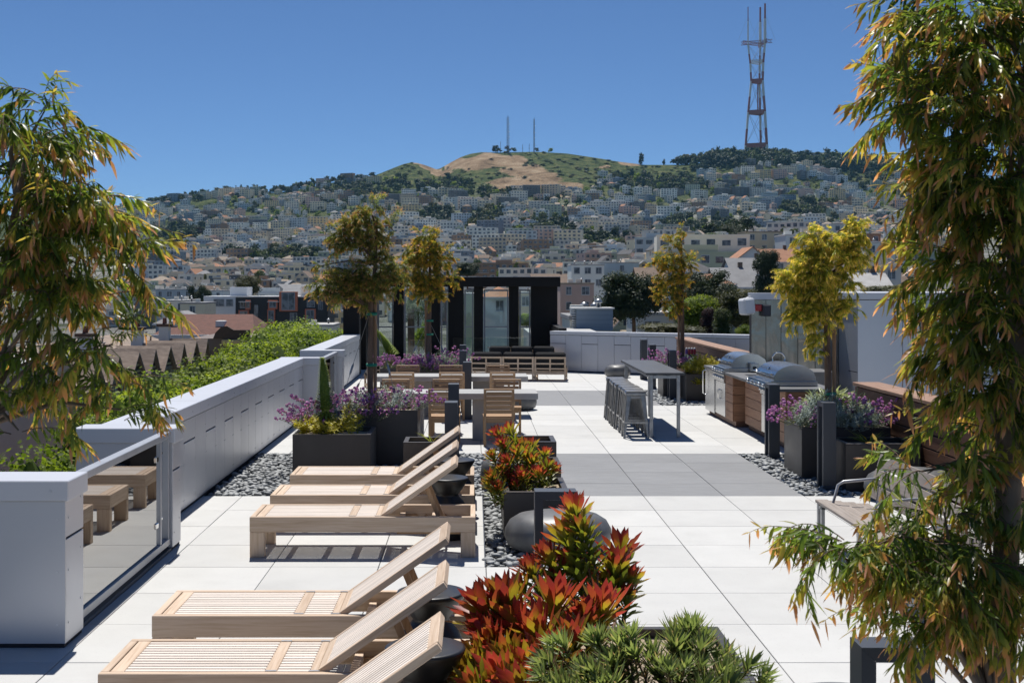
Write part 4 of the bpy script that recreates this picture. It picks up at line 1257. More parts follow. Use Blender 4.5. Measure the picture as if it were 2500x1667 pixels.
for k in range(95):
    u = rg.random(); px = 1310 + 560 * u
    top = 1578 - 50 * math.sin(min(1, u * 1.5) * PI * .62) + (105 * max(0, u - .7) / .3)
    py = top + rg.uniform(0, 170)
    h4.append((px, py, 6.45 - (py - 1500) * .0028 + rg.uniform(-.1, .1), rg.uniform(.85, 1.15)))
cone_shrub((.95, 6.15, .40), "spreading grey-green cone shrub with narrow leaves next to the red ones", h4, green_heads, .95, 35)

# ---- flowers and small shrubs
M['silver'] = leafmat("silver_leaf", [(0, (0.184, 0.230, 0.207)), (.5, (0.345, 0.414, 0.391)), (1, (0.529, 0.598, 0.575))], .25, .6)
M['flower_leaf'] = leafmat("flower_leaf", [(0, (.07, .09, .05)), (.5, (.17, .19, .11)), (1, (.33, .34, .24))], .3, .55)
M['petal'] = leafmat("purple_petal", [(0, (.20, .07, .25)), (.35, (.40, .16, .52)), (.7, (.58, .28, .66)), (1, (.72, .46, .72))], .45, .6, .2, 1.6)
M['yellow_leaf'] = leafmat("yellow_leaf", [(0, (.20, .20, .02)), (.5, (.52, .46, .04)), (1, (.75, .64, .10))], .4, .5)
M['spire_leaf'] = leafmat("spire_leaf", [(0, (.07, .12, .02)), (.5, (.26, .34, .06)), (1, (.58, .62, .22))], .4, .5, .1, 1.6)
M['strap_leaf'] = leafmat("strap_leaf", [(0, (.10, .14, .06)), (.5, (.26, .31, .16)), (1, (.50, .53, .38))], .35, .45)
def flower_spray(seed):
    rg = random.Random(seed); mb = MB()
    L = rg.uniform(.26, .36)
    pts = [Vector((0, 0, 0))]; d = Vector((.75, 0, .65))
    for i in range(6):
        d = (d + Vector((rg.uniform(-.15, .15), rg.uniform(-.15, .15), rg.uniform(-.1, .1)))).normalized(); pts.append(pts[-1] + d * L / 6)
    mb.tube(pts, [.003, .003, .0028, .0026, .0024, .002, .002], 4, 1, tint=.6)
    for k in range(16):
        i = rg.randint(0, 4); th = rg.uniform(0, 6.28)
        leaf(mb, pts[i], Vector((math.cos(th), math.sin(th), .5)), Vector((0, 0, 1)), .04, .006, 0, .1, rg.random(), rg.random(), 1)
    def head(c, r, n):
        for k in range(n):
            v = Vector((rg.gauss(0, 1), rg.gauss(0, 1), rg.gauss(0, 1))).normalized()
            a, b = frame_of(v); s = r * rg.uniform(.45, .7); p = c + v * r * rg.uniform(.5, 1)
            t = rg.random()
            mb.raw([p - a * s - b * s, p + a * s - b * s, p + a * s + b * s, p - a * s + b * s], [(0, 1, 2, 3)], 0, False, t)
    head(pts[-1], .018, 22); head(pts[-2] + Vector((rg.uniform(-.02, .02), rg.uniform(-.02, .02), 0)), .013, 12)
    for q in range(3): head(pts[rg.randint(3, 5)] + Vector((rg.uniform(-.03, .03), rg.uniform(-.03, .03), rg.uniform(0, .03))), .012, 9)
    return mb.mesh("flower_spray", [M['petal'], M['flower_leaf']], True)
sprays = [flower_spray(300 + k) for k in range(6)]
def sprig(name, seed, mat, n, ll, lw, L=.16):
    rg = random.Random(seed); mb = MB()
    pts = [Vector()]; d = Vector((.35, 0, .93))
    for i in range(5):
        d = (d + Vector((rg.uniform(-.2, .2), rg.uniform(-.2, .2), rg.uniform(-.05, .05)))).normalized(); pts.append(pts[-1] + d * L / 5)
    mb.tube(pts, .0025, 4, 0, tint=.3)
    for k in range(n):
        u = rg.random(); i = min(4, int(u * 5)); c = pts[i].lerp(pts[i + 1], u * 5 - i); th = k * 2.4
        leaf(mb, c, Vector((math.cos(th), math.sin(th), rg.uniform(.1, .9))), Vector((0, 0, 1)), ll * rg.uniform(.7, 1.2), lw, rg.uniform(-.3, .3), rg.uniform(-.1, .3), rg.random() * .6, .3 + .7 * rg.random(), 0, .1)
    return mb.mesh(name, [M[mat]], True)
silver_sp = [sprig("silver_sprig", 320 + k, 'silver', 34, .045, .006) for k in range(4)]
yellow_sp = [sprig("yellow_sprig", 330 + k, 'yellow_leaf', 22, .06, .015) for k in range(4)]
strap_sp = [sprig("leaf_sprig", 340 + k, 'strap_leaf', 14, .16, .014, .10) for k in range(3)]
def bush(name, base, label, n_, protos, rx, ry, rz, seed, cat="plant", flat=.35, sc=(.8, 1.2), part=None, off=(0, 0, 0)):
    rg = random.Random(seed)
    t = thing(name, base, label, cat)
    for i in range(int(n_ * (1.5 if protos is sprays else 1))):
        th = rg.uniform(0, 2 * PI); r = math.sqrt(rg.random())
        u = rg.random() ** .7
        x, y = rx * r * math.cos(th), ry * r * math.sin(th)
        z = rz * (1 - r * r * .8) * u
        p = Vector((x + off[0], y + off[1], max(0, z)))
        lean = Vector((x * 1.6 / max(rx, .01), y * 1.6 / max(ry, .01), 0)) * .45 + Vector((0, 0, .75))
        q = lean.normalized().to_track_quat('Z', 'Y').to_euler(); s = rg.uniform(*sc)
        put(part or protos[0].name.split('.')[0], rg.choice(protos), t, p, (q.x, q.y, rg.uniform(0, 6.28) if lean.x == 0 else q.z + rg.uniform(-.6, .6)), (s, s, s))
    return t
bush("silver_bush", (-1.2, 17.38, .70), "silvery feathery bush in the tall planter with the copper tree", 95, silver_sp, .44, .32, .24, 401)
bush("flower_bush", (-1.55, 17.3, .70), "purple flowering bush around the copper tree's trunk, parapet side", 34, sprays, .26, .22, .16, 402)
bush("flower_bush", (-.92, 17.25, .70), "purple flowering bush spilling over the tall planter toward the dining table", 30, sprays, .20, .2, .14, 403)
bush("flower_bush", (-1.35, 17.04, .58), "dark purple flowers hanging down the front of the tall planter", 22, sprays, .26, .05, .06, 404)
bush("flower_bush", (-2.1, 16.45, .52), "purple flowering bush beside the green spire plant in the wide planter", 40, sprays, .24, .2, .32, 405)
bush("silver_bush", (-1.75, 16.55, .52), "silvery bush behind the green spire plant", 46, silver_sp, .22, .15, .34, 406)
bush("yellow_shrub", (-1.95, 16.05, .52), "yellow-green leafy shrub at the front of the wide planter", 70, yellow_sp, .26, .16, .14, 407, sc=(.8, 1.2))
bush("yellow_shrub", (-1.62, 16.1, .52), "yellow leafy shrub with upright shoot by the tan gravel", 44, yellow_sp, .15, .14, .34, 408, sc=(.6, 1.0))
bush("flower_bush", (-1.65, 27.45, .60), "lilac flowering bush at the parapet end of the long flower planter", 60, sprays, .32, .26, .16, 409, sc=(.9, 1.3))
bush("silver_bush", (-1.18, 27.7, .60), "silvery bush in the middle of the long flower planter", 70, silver_sp, .32, .28, .22, 410, sc=(1.0, 1.5))
bush("flower_bush", (-.95, 27.3, .56), "deep purple flowering bush hanging over the middle of the long planter", 56, sprays, .24, .16, .12, 411, sc=(.9, 1.3))
bush("silver_bush", (-.58, 27.7, .60), "silvery bush at the bollard end of the long flower planter", 60, silver_sp, .24, .26, .26, 412, sc=(1.0, 1.5))
bush("flower_bush", (-.55, 27.6, .60), "pale purple tall flower sprays at the bollard end of the long planter", 26, sprays, .26, .2, .34, 413, sc=(.9, 1.4))
bush("flower_bush", (4.16, 16.12, .60), "purple flowering bush at the corner of the golden tree's planter", 30, sprays, .17, .24, .24, 414)
bush("silver_bush", (4.40, 16.1, .60), "silvery feathery bush under the golden weeping tree", 150, silver_sp, .26, .22, .32, 415, sc=(1.0, 1.5))
bush("strap_plant", (4.68, 16.45, .60), "pale green strap-leaved plant at the foot of the golden tree", 90, strap_sp, .3, .2, .34, 416, sc=(1.2, 1.8))
bush("flower_bush", (4.98, 16.05, .60), "dark purple flowering bush against the wooden wall", 40, sprays, .2, .24, .24, 417)
bush("silver_bush", (4.80, 16.0, .58), "blue-grey feathery bush behind the grass tuft", 100, silver_sp, .28, .16, .24, 418, sc=(1.0, 1.5))
bush("flower_bush", (4.22, 27.75, .62), "lilac flowering bush in the narrow planter past the bar table", 46, sprays, .18, .24, .22, 419, sc=(.9, 1.3))
bush("yellow_shrub", (4.82, 26.8, .53), "bright yellow shrub in the planter beside the fridge", 150, yellow_sp, .34, .3, .32, 420, sc=(.9, 1.4))
bush("yellow_shrub", (4.72, 26.42, .36), "yellow shoot drooping over the planter front beside the fridge", 22, yellow_sp, .14, .04, .03, 421, sc=(.7, 1.0))
bush("silver_bush", (4.55, 27.95, .62), "teal-grey feathery bush at the foot of the slim amber tree", 40, silver_sp, .2, .2, .16, 422, sc=(1, 1.4))
def spire(base, h, r, label, lean=(0, 0), seed=0):
    rg = random.Random(seed)
    t = thing("spire_plant", base, label, "plant")
    pts = [Vector((lean[0] * u * u * h, lean[1] * u * u * h, h * u)) for u in (0, .2, .4, .6, .8, 1)]
    MB().tube(pts, [r * .2, r * .35, r * .5, r * .5, r * .36, r * .12], 10, tint=.55).build("core", M['spire_leaf'], t, tint=True)
    mb = MB()
    for k in range(560):
        u = k / 560; z = u * h; c = Vector((lean[0] * u * u * h, lean[1] * u * u * h, z)); th = k * 2.39996
        k2 = (1 - .75 * u ** 2.5) * (1.0)
        ll = (.085 if u < .3 else .085 - .045 * min(1, (u - .3) / .25)) * (r / .1) * (1 - .55 * max(0, u - .6) / .4)
        d = Vector((math.cos(th), math.sin(th), .25 - .5 * (u < .3)))
        leaf(mb, c + Vector((math.cos(th), math.sin(th), 0)) * r * .5 * k2, d, Vector((0, 0, 1)), ll * 1.1, .026 * (r / .1), rg.uniform(-.2, .2), .25 if u < .3 else -.1, .25 * rg.random(), .35 + .65 * rg.random(), 0, .1)
    mb.build("leaf_whorl", M['spire_leaf'], t, tint=True, kind="stuff")
spire((-1.90, 16.25, .52), .97, .125, "tall green cone-shaped spire plant in the wide planter", (-.05, 0), 51)
spire((-1.78, 27.9, .60), .95, .15, "leaning green spire plant in the long planter before the pavilion", (-.55, .1), 52)
def grass(base, label, n, L, seed):
    rg = random.Random(seed); t = thing("grass_tuft", base, label, "grass plant")
    for k in range(n):
        mb = MB(); th = rg.uniform(0, 6.28) if k % 3 else rg.uniform(2.4, 3.6)
        d = Vector((math.cos(th) * .9, math.sin(th) * .5, rg.uniform(.45, 1.1)))
        leaf(mb, Vector((rg.uniform(-.03, .03), rg.uniform(-.03, .03), 0)), d, Vector((0, 0, 1)), L * rg.uniform(.6, 1.1), .011, rg.uniform(-.1, .1), rg.uniform(.1, .4), .1, .6, 0, .2)
        mb.build("blade", M['yellow_leaf'] if k % 2 else M['spire_leaf'], t, tint=True)
grass((-.50, 15.3, .50), "sparse spiky grass tuft in the small gravel planter", 9, .33, 61)
grass((4.72, 15.2, .50), "arching grass tuft in the low planter beside the bench", 40, .34, 62)
# ================================================================ hills, city, tower
def lerp_tab(tab, x):
    if x <= tab[0][0]: return tab[0][1]
    for (a, b), (c, d) in zip(tab[:-1], tab[1:]):
        if x <= c: return b + (d - b) * (x - a) / (c - a)
    return tab[-1][1]
RIDGE = [(-900, 560), (0, 530), (250, 512), (377, 500), (446, 484), (531, 473), (595, 468), (680, 470), (744, 459), (829, 442), (904, 432), (935, 420), (962, 409), (985, 400), (1004, 396), (1022, 398), (1042, 404), (1068, 414),
         (1085, 405), (1106, 393), (1125, 383), (1148, 375), (1175, 371), (1212, 372), (1307, 370), (1382, 374), (1456, 385), (1509, 394), (1573, 402), (1658, 402), (1701, 399), (1754, 390), (1807, 384), (1871, 386), (1966, 392), (2083, 398), (2168, 408), (2350, 430), (2600, 470), (3400, 540)]
PROF = [(-400, 0), (250, 0), (400, .015), (600, .053), (1000, .143), (1500, .327), (2000, .605), (2250, .84), (2400, 1.0), (2600, .985), (2900, .9), (3600, .55), (6000, .15), (12000, .05)]
def hnoise(x, y):
    return (math.sin(x * .011 + 1.3) * math.cos(y * .013 + .4) + .5 * math.sin(x * .027 + y * .019) + .3 * math.sin(x * .061 - y * .047 + 2))
def ground(X, Y):
    n = lerp_tab(PROF, Y)
    px = 1158 + F_PX * X / max(Y, 300)
    zs = 2.4 + (699 - lerp_tab(RIDGE, px)) * 2400 / F_PX
    z = -17.4 + n * (zs + 17.4)
    if 1300 < Y < 2395:
        k = min(1, (Y - 1300) / 500) * min(1, (2395 - Y) / 250)
        z += 5.5 * hnoise(X, Y) * k
    if 130 < Y < 1100:
        k = min(1, max(0, (px - 1370) / 330)); k = k * k * (3 - 2 * k)
        q = min(1, (Y - 130) / 300) if Y < 600 else (1100 - Y) / 500
        z += 21 * k * q * q * (3 - 2 * q)
    return z
# open grass lies above this line
GRASS = [(0, 0), (850, 0), (866, 424), (900, 432), (960, 438), (1010, 452), (1050, 446), (1090, 440), (1150, 452), (1180, 468), (1290, 472), (1440, 466), (1470, 430), (1500, 424), (1600, 434), (1700, 436), (1760, 412), (1800, 392), (1850, 0), (3000, 0)]
def proj(X, Y, Z):
    return 1158 + F_PX * X / Y, 699 - F_PX * (Z - 2.4) / Y

BROWN = [(1130, 400, 55, 16), (1185, 382, 45, 10), (1210, 400, 55, 12), (1245, 395, 40, 18), (1285, 420, 55, 16), (1250, 450, 60, 16), (1330, 440, 40, 22), (1060, 418, 16, 8), (1042, 406, 14, 5), (1020, 398, 12, 4), (1385, 452, 40, 10),
         (1470, 404, 18, 6), (1535, 400, 22, 7), (1240, 470, 50, 12), (1350, 475, 40, 12), (1160, 420, 20, 6), (1090, 425, 30, 8), (1232, 586, 62, 17)]
GREEN = [(1170, 422, 40, 10), (1330, 392, 30, 10), (1000, 415, 30, 12)]
ys_ = []
y = -400
while y < 12000:
    ys_.append(y)
    y += 60 if y < 60 else 25 if y < 600 else (30 if y < 1500 else (11 if y < 2600 else 400))
NX = 340
tv, ta, tf = [], [], []
rgt = random.Random(4)
for Y in ys_:
    W = max(400, abs(Y)) 
    for i in range(NX + 1):
        a = -1.1 + 2.2 * i / NX
        # finer columns where the camera looks
        X = W * (.42 * a + .55 * a ** 3)
        Z = ground(X, Y)
        tv.append((X, Y, Z))
        b = 0.0
        if Y > 800:
            px, py = proj(X, Y, Z)
            wob = 6 * math.sin(px * .06 + Y * .01) + 5 * math.sin(py * .23 + px * .021)
            for cx, cy, rx, ry in BROWN:
                b = max(b, 1.25 - math.hypot((px + wob - cx) / rx, (py + wob * .5 - cy) / ry))
            for cx, cy, rx, ry in GREEN:
                b = min(b, math.hypot((px + wob - cx) / rx, (py + wob * .5 - cy) / ry) - .4)
        ta.append(min(1, max(0, b)))
for j in range(len(ys_) - 1):
    for i in range(NX):
        k = j * (NX + 1) + i
        tf.append((k, k + 1, k + NX + 2, k + NX + 1))
m, nt, b_ = nodes_of("hill_ground")
v1 = coords(nt, rnd=False)
at_ = nt.nodes.new("ShaderNodeAttribute"); at_.attribute_name = "tint"
n1 = noise(nt, v1, .02, 8, .68)
ad = nt.nodes.new("ShaderNodeMath"); ad.operation = 'MULTIPLY_ADD'
nt.links.new(n1, ad.inputs[0]); ad.inputs[1].default_value = 1.3
nt.links.new(at_.outputs["Fac"], ad.inputs[2])
green = ramp(nt, noise(nt, v1, .05, 10, .78), [(.38, (.022, .036, .012)), (.5, (.085, .115, .035)), (.64, (.20, .19, .075))])
brown = ramp(nt, noise(nt, v1, .03, 8, .7), [(.34, (.17, .115, .065)), (.5, (.36, .25, .15)), (.66, (.50, .38, .25))])
sepx = nt.nodes.new("ShaderNodeSeparateXYZ"); nt.links.new(v1, sepx.inputs[0])
ur = nt.nodes.new("ShaderNodeMapRange"); ur.inputs["From Min"].default_value = 2080; ur.inputs["From Max"].default_value = 1500
nt.links.new(sepx.outputs["Y"], ur.inputs["Value"])
green = mixc(nt, ur.outputs["Result"], green, ramp(nt, noise(nt, v1, .03, 6, .7), [(.36, (.10, .125, .05)), (.46, (.24, .24, .20)), (.6, (.46, .45, .42))]))
nt.links.new(mixc(nt, ramp(nt, ad.outputs[0], [(.86, (0, 0, 0)), (1.0, (1, 1, 1))]), green, brown), b_.inputs["Base Color"])
b_.inputs["Roughness"].default_value = .95; b_.inputs["Specular IOR Level"].default_value = .1
bumpy(nt, b_, noise(nt, v1, .09, 9, .75), 1.0, 9.0)
M['hill'] = m
tag(put("terrain", mk("terrain", tv, tf, M['hill'], smooth=True, tint=ta)), kind="structure")

# middle-distance buildings: (px0, px1, top, Y, depth, wall, roof kind, roof colour, label)
MIDS = [
 (1392, 1492, 770, 96, 9, 11, 'flat', 0, "low flat-roofed building carrying the blue louvred shed"),
 (1556, 1700, 762, 125, 9, 1, 'flat', 1, "pale grey clapboard house with small square windows behind the amber shrub"),
 (1672, 1752, 758, 118, 9, 3, 'flat', 0, "tan flat-roofed building with white twin windows behind the slim amber tree"),
 (1752, 1850, 770, 112, 9, 1, 'flat', 1, "grey flat-roofed building with rooftop ladder beside the white speaker"),
 (1178, 1262, 700, 190, 14, 0, 'hip', 4, "white mission-style building with red tiled eaves seen through the pavilion glass"),
 (1368, 1450, 690, 260, 12, 5, 'flat', 5, "pinkish building with dark upper band right of the pavilion roof"),
 (1395, 1475, 645, 330, 14, 0, 'flat', 1, "white blank-walled building with tall slit windows behind the dark pine"),
 (1450, 1560, 640, 345, 12, 4, 'flat', 1, "pale blue and white flat building between pine and amber tree"),
 (1560, 1640, 652, 260, 10, 11, 'gable_side', 3, "house with low brown roof behind the amber tree crown"),
 (1655, 1748, 636, 240, 12, 10, 'hip', 2, "blue-grey house with dark hip roof and columned porch"),
 (1700, 1790, 668, 180, 12, 1, 'hip', 4, "house with orange tiled hip roof behind the dark spreading cypress"),
 (1755, 1850, 652, 205, 12, 1, 'gable_side', 0, "grey-roofed house with two skylights below the white flat house"),
 (1790, 1890, 628, 240, 12, 0, 'gable_side', 0, "white house with shallow grey gable beside the dark upright cypress"),
 (1805, 1870, 602, 290, 11, 4, 'gable_front', 4, "pale blue gabled house with white trim and orange roof"),
 (1848, 1962, 606, 300, 12, 0, 'gable_side', 4, "white house with long orange tiled roof above the golden tree"),
 (1822, 1910, 565, 360, 12, 3, 'flat', 5, "beige flat-roofed house with twin windows above the orange roofs"),
 (1918, 2020, 572, 330, 12, 4, 'flat', 1, "pale blue flat building with paired windows behind the golden tree"),
 (1955, 2050, 560, 350, 13, 0, 'hip', 3, "white house with big dark brown hip roof above the golden tree"),
 (2030, 2090, 545, 420, 12, 0, 'flat', 1, "white flat building with grid window high behind the golden tree"),
 (2110, 2185, 590, 280, 11, 0, 'flat', 1, "white cubic house with one small window beside the weeping tree"),
 (2105, 2200, 622, 210, 12, 1, 'hip', 2, "house with wide dark slate roof right of the golden tree"),
 (2095, 2190, 665, 160, 12, 0, 'gable_side', 1, "pale house with light grey gable dormer right of the golden tree"),
 (2080, 2150, 570, 390, 12, 8, 'flat', 5, "brown house with tan roof behind the weeping tree's edge"),
 (380, 470, 705, 400, 14, 4, 'flat', 1, "long pale blue industrial building with big gridded windows"),
 (470, 545, 708, 410, 14, 0, 'flat', 1, "white industrial building with gridded windows beside the dark pines"),
 (395, 455, 732, 300, 12, 11, 'flat', 1, "off-white low building left of the black and orange block"),
 (440, 500, 738, 280, 12, 2, 'flat', 0, "cream low building adjoining the white wing of the black block"),
 (380, 480, 760, 210, 12, 10, 'hip', 0, "slate-blue low building with grey hipped roof and skylights"),
 (690, 790, 694, 420, 14, 1, 'gable_side', 0, "white hall with row of roof domes behind the black block"),
 (735, 812, 792, 230, 12, 11, 'flat', 1, "white low commercial building with red sign behind the street lamps"),
 (1010, 1060, 705, 270, 12, 1, 'flat', 0, "grey building seen through the pavilion's first bays"),
 (1090, 1160, 715, 240, 12, 9, 'flat', 1, "sage building seen through the middle pavilion bay"),
 (1262, 1345, 712, 220, 12, 2, 'flat', 1, "cream building seen through the last pavilion bay"),
 (1300, 1400, 668, 430, 14, 3, 'gable_side', 3, "brown-roofed church hall just above the pavilion roof"),
]
# ---------------------------------------------------------------- houses
WALLS = [("white", (.66, .66, .64)), ("pale grey", (.47, .48, .49)), ("cream", (.58, .53, .43)), ("beige", (.47, .41, .33)), ("pale blue", (.38, .45, .53)), ("dusty pink", (.50, .37, .34)),
         ("sand yellow", (.56, .46, .28)), ("charcoal", (.11, .115, .125)), ("brown", (.24, .165, .12)), ("sage green", (.30, .35, .29)), ("slate blue", (.19, .24, .32)), ("off-white", (.60, .58, .55))]
WM = [pmat("wall_" + n.replace(' ', '_').replace('-', '_'), tuple(min(.86, x * 1.38 * q) for x, q in zip(c, (1.05, 1.0, .88))), tuple(min(.86, x * 1.38 * q) * .88 for x, q in zip(c, (1.05, 1.0, .88))), .25, rough=.85, rnd=.14) for n, c in WALLS]
ROOFS = [("grey", (.27, .27, .275)), ("pale", (.55, .54, .52)), ("dark shingle", (.10, .10, .105)), ("brown shingle", (.19, .135, .10)), ("orange tiled", (.38, .185, .105)), ("tan", (.36, .29, .22))]
RM = [pmat("roof_" + n.replace(' ', '_'), c, tuple(x * .75 for x in c), .8, rough=.9, rnd=.12) for n, c in ROOFS]
m, nt, b_ = nodes_of("far_window")
col = ramp(nt, noise(nt, coords(nt), .7, 2), [(.4, (.04, .05, .065)), (.62, (.20, .22, .24))])
nt.links.new(col, b_.inputs["Base Color"]); b_.inputs["Roughness"].default_value = .18
M['far_window'] = m
M['trim'] = pmat("white_trim", (.68, .68, .66), rough=.7)

def house_mb(w, d, h, roof, seed, cols=None, rows=None, below=6.0, bay=False, ww=None):
    """w wide (X), d deep (Y), front at y = 0 facing -Y; slots: wall, roof, window, trim"""
    rg = random.Random(seed); mb = MB()
    mb.box(-w / 2, w / 2, 0, d, -below, h, 0)
    rows = rows or max(1, int(h / 3.1)); cols = cols or max(2, int(w / 2.6))
    e = .06
    if roof == 'flat':
        mb.box(-w / 2 - .1, w / 2 + .1, -.14, .12, h - .2, h + .3, 3 if seed % 3 == 0 else 0)
        mb.box(-w / 2 - .02, w / 2 + .02, .12, d, h, h + .22, 1)
        if rg.random() < .5: mb.box(-w * .2, w * .15, d * .4, d * .7, h + .2, h + 2.2, 0)
        for q in range(rg.randint(0, 3)):
            x = rg.uniform(-w * .4, w * .4); mb.box(x - .3, x + .3, d * .3, d * .3 + .6, h + .2, h + rg.uniform(.8, 1.4), 3)
    elif roof == 'gable_front':
        r = w * rg.uniform(.32, .45); o = .35
        mb.raw([(-w / 2, 0, h), (w / 2, 0, h), (0, 0, h + r), (-w / 2, d, h), (w / 2, d, h), (0, d, h + r)], [(0, 1, 2), (5, 4, 3)], 0)
        for s in (-1, 1):
            v = [(s * (w / 2 + o), -o, h - .28), (0, -o, h + r + .04), (0, d + o, h + r + .04), (s * (w / 2 + o), d + o, h - .28)]
            v += [(a, b, c - .22) for a, b, c in v]
            mb.raw(v, [(0, 1, 2, 3), (7, 6, 5, 4), (0, 4, 5, 1), (3, 2, 6, 7), (0, 3, 7, 4)], 1)
            mb.raw([(s * (w / 2 + o), -o - .04, h - .55), (0, -o - .04, h + r - .25), (0, -o - .04, h + r + .02), (s * (w / 2 + o), -o - .04, h - .28)], [(0, 1, 2, 3)], 3)
        mb.box(-w * .1, w * .1, -e, .02, h + r * .22, h + r * .55, 2)
    elif roof == 'gable_side':
        r = d * rg.uniform(.22, .32); o = .4
        mb.raw([(-w / 2, 0, h), (-w / 2, d, h), (-w / 2, d / 2, h + r), (w / 2, 0, h), (w / 2, d, h), (w / 2, d / 2, h + r)], [(2, 1, 0), (3, 4, 5)], 0)
        for y0, y1 in ((-o, d / 2), (d + o, d / 2)):
            v = [(-w / 2 - o, y0, h - .25), (w / 2 + o, y0, h - .25), (w / 2 + o, y1, h + r + .04), (-w / 2 - o, y1, h + r + .04)]
            v += [(a, b, c - .22) for a, b, c in v]
            mb.raw(v, [(0, 1, 2, 3), (7, 6, 5, 4), (0, 4, 5, 1), (1, 5, 6, 2), (0, 3, 7, 4)], 1)
    else:                                           # hip
        r = min(w, d) * .28; o = .4
        A = [(-w / 2 - o, -o, h), (w / 2 + o, -o, h), (w / 2 + o, d + o, h), (-w / 2 - o, d + o, h)]
        i = min(w, d) / 2
        Bq = [(-w / 2 + i, i, h + r), (w / 2 - i, i, h + r), (w / 2 - i, d - i, h + r), (-w / 2 + i, d - i, h + r)] if w > d else [(0, i, h + r), (0, i, h + r), (0, d - i, h + r), (0, d - i, h + r)]
        mb.raw(A + Bq, [(0, 1, 5, 4), (1, 2, 6, 5), (2, 3, 7, 6), (3, 0, 4, 7), (4, 5, 6, 7), (3, 2, 1, 0)], 1)
    cw = w / cols
    for j in range(rows):
        z0 = h - (j + 1) * (h / rows) + .9
        for i in range(cols):
            xc = -w / 2 + cw * (i + .5)
            wd = (ww or rg.uniform(.30, .62)) * cw
            hh = rg.uniform(1.3, 2.0)
            if bay and i % 2 == 0:
                mb.box(xc - cw * .36, xc + cw * .36, -.8, 0, z0 - .7, z0 + hh + .4, 0)
                mb.box(xc - cw * .28, xc + cw * .28, -.8 - e, -.79, z0, z0 + hh, 2)
            else:
                if rg.random() < .22: mb.box(xc - wd / 2 - .13, xc + wd / 2 + .13, -e * .6, .01, z0 - .13, z0 + hh + .13, 3)
                mb.box(xc - wd / 2, xc + wd / 2, -e, .01, z0, z0 + hh, 2)
        for i in range(max(1, int(d / 4))):
            for s in (-1, 1):
                yc = d * (i + .5) / max(1, int(d / 4))
                if rg.random() < .6: mb.box(s * (w / 2 + e), s * (w / 2 - .01), yc - .5, yc + .5, z0, z0 + 1.4, 2)
        if rg.random() < .3 and rows > 2:
            mb.box(-w * .3, w * .3, -1.2, 0, z0 - .35, z0 - .2, 3); mb.box(-w * .3, w * .3, -1.2, -1.12, z0 + .5, z0 + .6, 3)
    return mb
SHAPES = []
for k in range(36):
    rg = random.Random(500 + k)
    if k < 12: roof, w, h, bay = ('gable_front', 'gable_front', 'gable_side')[k % 3], rg.uniform(6, 8.5), rg.uniform(6, 9.5), k % 2 == 0
    elif k < 22: roof, w, h, bay = 'flat', rg.uniform(6.5, 10), rg.uniform(7, 11.5), k % 2 == 0
    elif k < 26: roof, w, h, bay = 'hip', rg.uniform(8, 12), rg.uniform(6, 9), False
    else: roof, w, h, bay = 'flat', rg.uniform(13, 26), rg.uniform(9, 17), k % 3 == 0
    SHAPES.append((roof, w, h, house_mb(w, rg.uniform(8, 12), h, roof, 600 + k, bay=bay, cols=max(2, int(w / rg.uniform(3.0, 4.8))), ww=rg.uniform(.4, .8) if k % 3 else None)))
SM = [s[3].mesh("house", [WM[0], RM[0], M['far_window'], M['trim']]) for s in SHAPES]
def obj_mats(o, mats):
    for i, m_ in enumerate(mats):
        o.material_slots[i].link = 'OBJECT'
        o.material_slots[i].material = m_
# forests and open slopes that carry no houses: (px, py, rx, ry)
WOODS = [(850, 470, 55, 13), (930, 468, 75, 17), (1050, 452, 85, 18), (1160, 465, 85, 22), (1220, 480, 40, 16), (1890, 372, 280, 24), (1770, 402, 60, 24), (2120, 420, 80, 40), (1065, 540, 40, 22), (1190, 545, 45, 26), (1340, 570, 50, 24),
         (1760, 585, 80, 35), (1660, 560, 40, 25), (1960, 520, 60, 22), (450, 575, 55, 18), (700, 640, 130, 14), (400, 590, 40, 26), (1560, 440, 60, 26), (1650, 455, 80, 18), (1480, 600, 70, 14)]
def in_field(px, py):
    return ((px - 1232) / 54) ** 2 + ((py - 588) / 17) ** 2 < 1
def in_woods(px, py, grow=1.0):
    return any(((px - a) / (c * grow)) ** 2 + ((py - b) / (d * grow)) ** 2 < 1 for a, b, c, d in WOODS)
rg = random.Random(77)
sites = []
Y = 190.0
while Y < 2380:
    X = -.285 * Y + rg.uniform(0, 10)
    run_shape = None
    while X < .36 * Y:
        far_k = min(1, max(0, (Y - 500) / 1000))
        k = rg.randrange(26) if rg.random() > .05 + .30 * far_k else rg.randrange(26, 36)
        if run_shape is not None and rg.random() < .3: k = run_shape
        run_shape = k
        w = SHAPES[k][1]
        xc = X + w / 2; yc = Y + rg.uniform(-11, 11) + 10 * math.sin(X * .02 + Y)
        z = ground(xc, yc); px, py = proj(xc, yc, z)
        X += w + (rg.uniform(0.2, 1.0) if rg.random() < .6 else rg.uniform(3, 16))
        if yc < 450 and not (1400 < px < 2200 or (yc > 340 and 340 < px < 860)): continue
        if yc < 460 and any(a - 6 < px < b + 6 and abs(yc - q) < 22 for a, b, _t, q, *_r in MIDS): continue
        if yc < 460 and 480 < px < 810: continue
        if py < lerp_tab(GRASS, px) + 3 and px > 850 and not (1480 < px < 1600 and 440 < py < 460): continue
        if in_woods(px, py) or in_field(px, py): continue
        if rg.random() < .16 + .08 * (Y > 1500): continue
        sites.append((xc, yc, z, k, px, py))
    Y += 20 + Y * .0085
sites.sort(key=lambda s: s[1] / SHAPES[s[3]][1])
big = [s for s in sites if 350 < s[4] < 2180][:265]
bigset = set(id(s) for s in big)
hv, hf, hm, nb = [], [], [], 0
wcount = len(WM); slots = WM + RM + [M['far_window'], M['trim']]
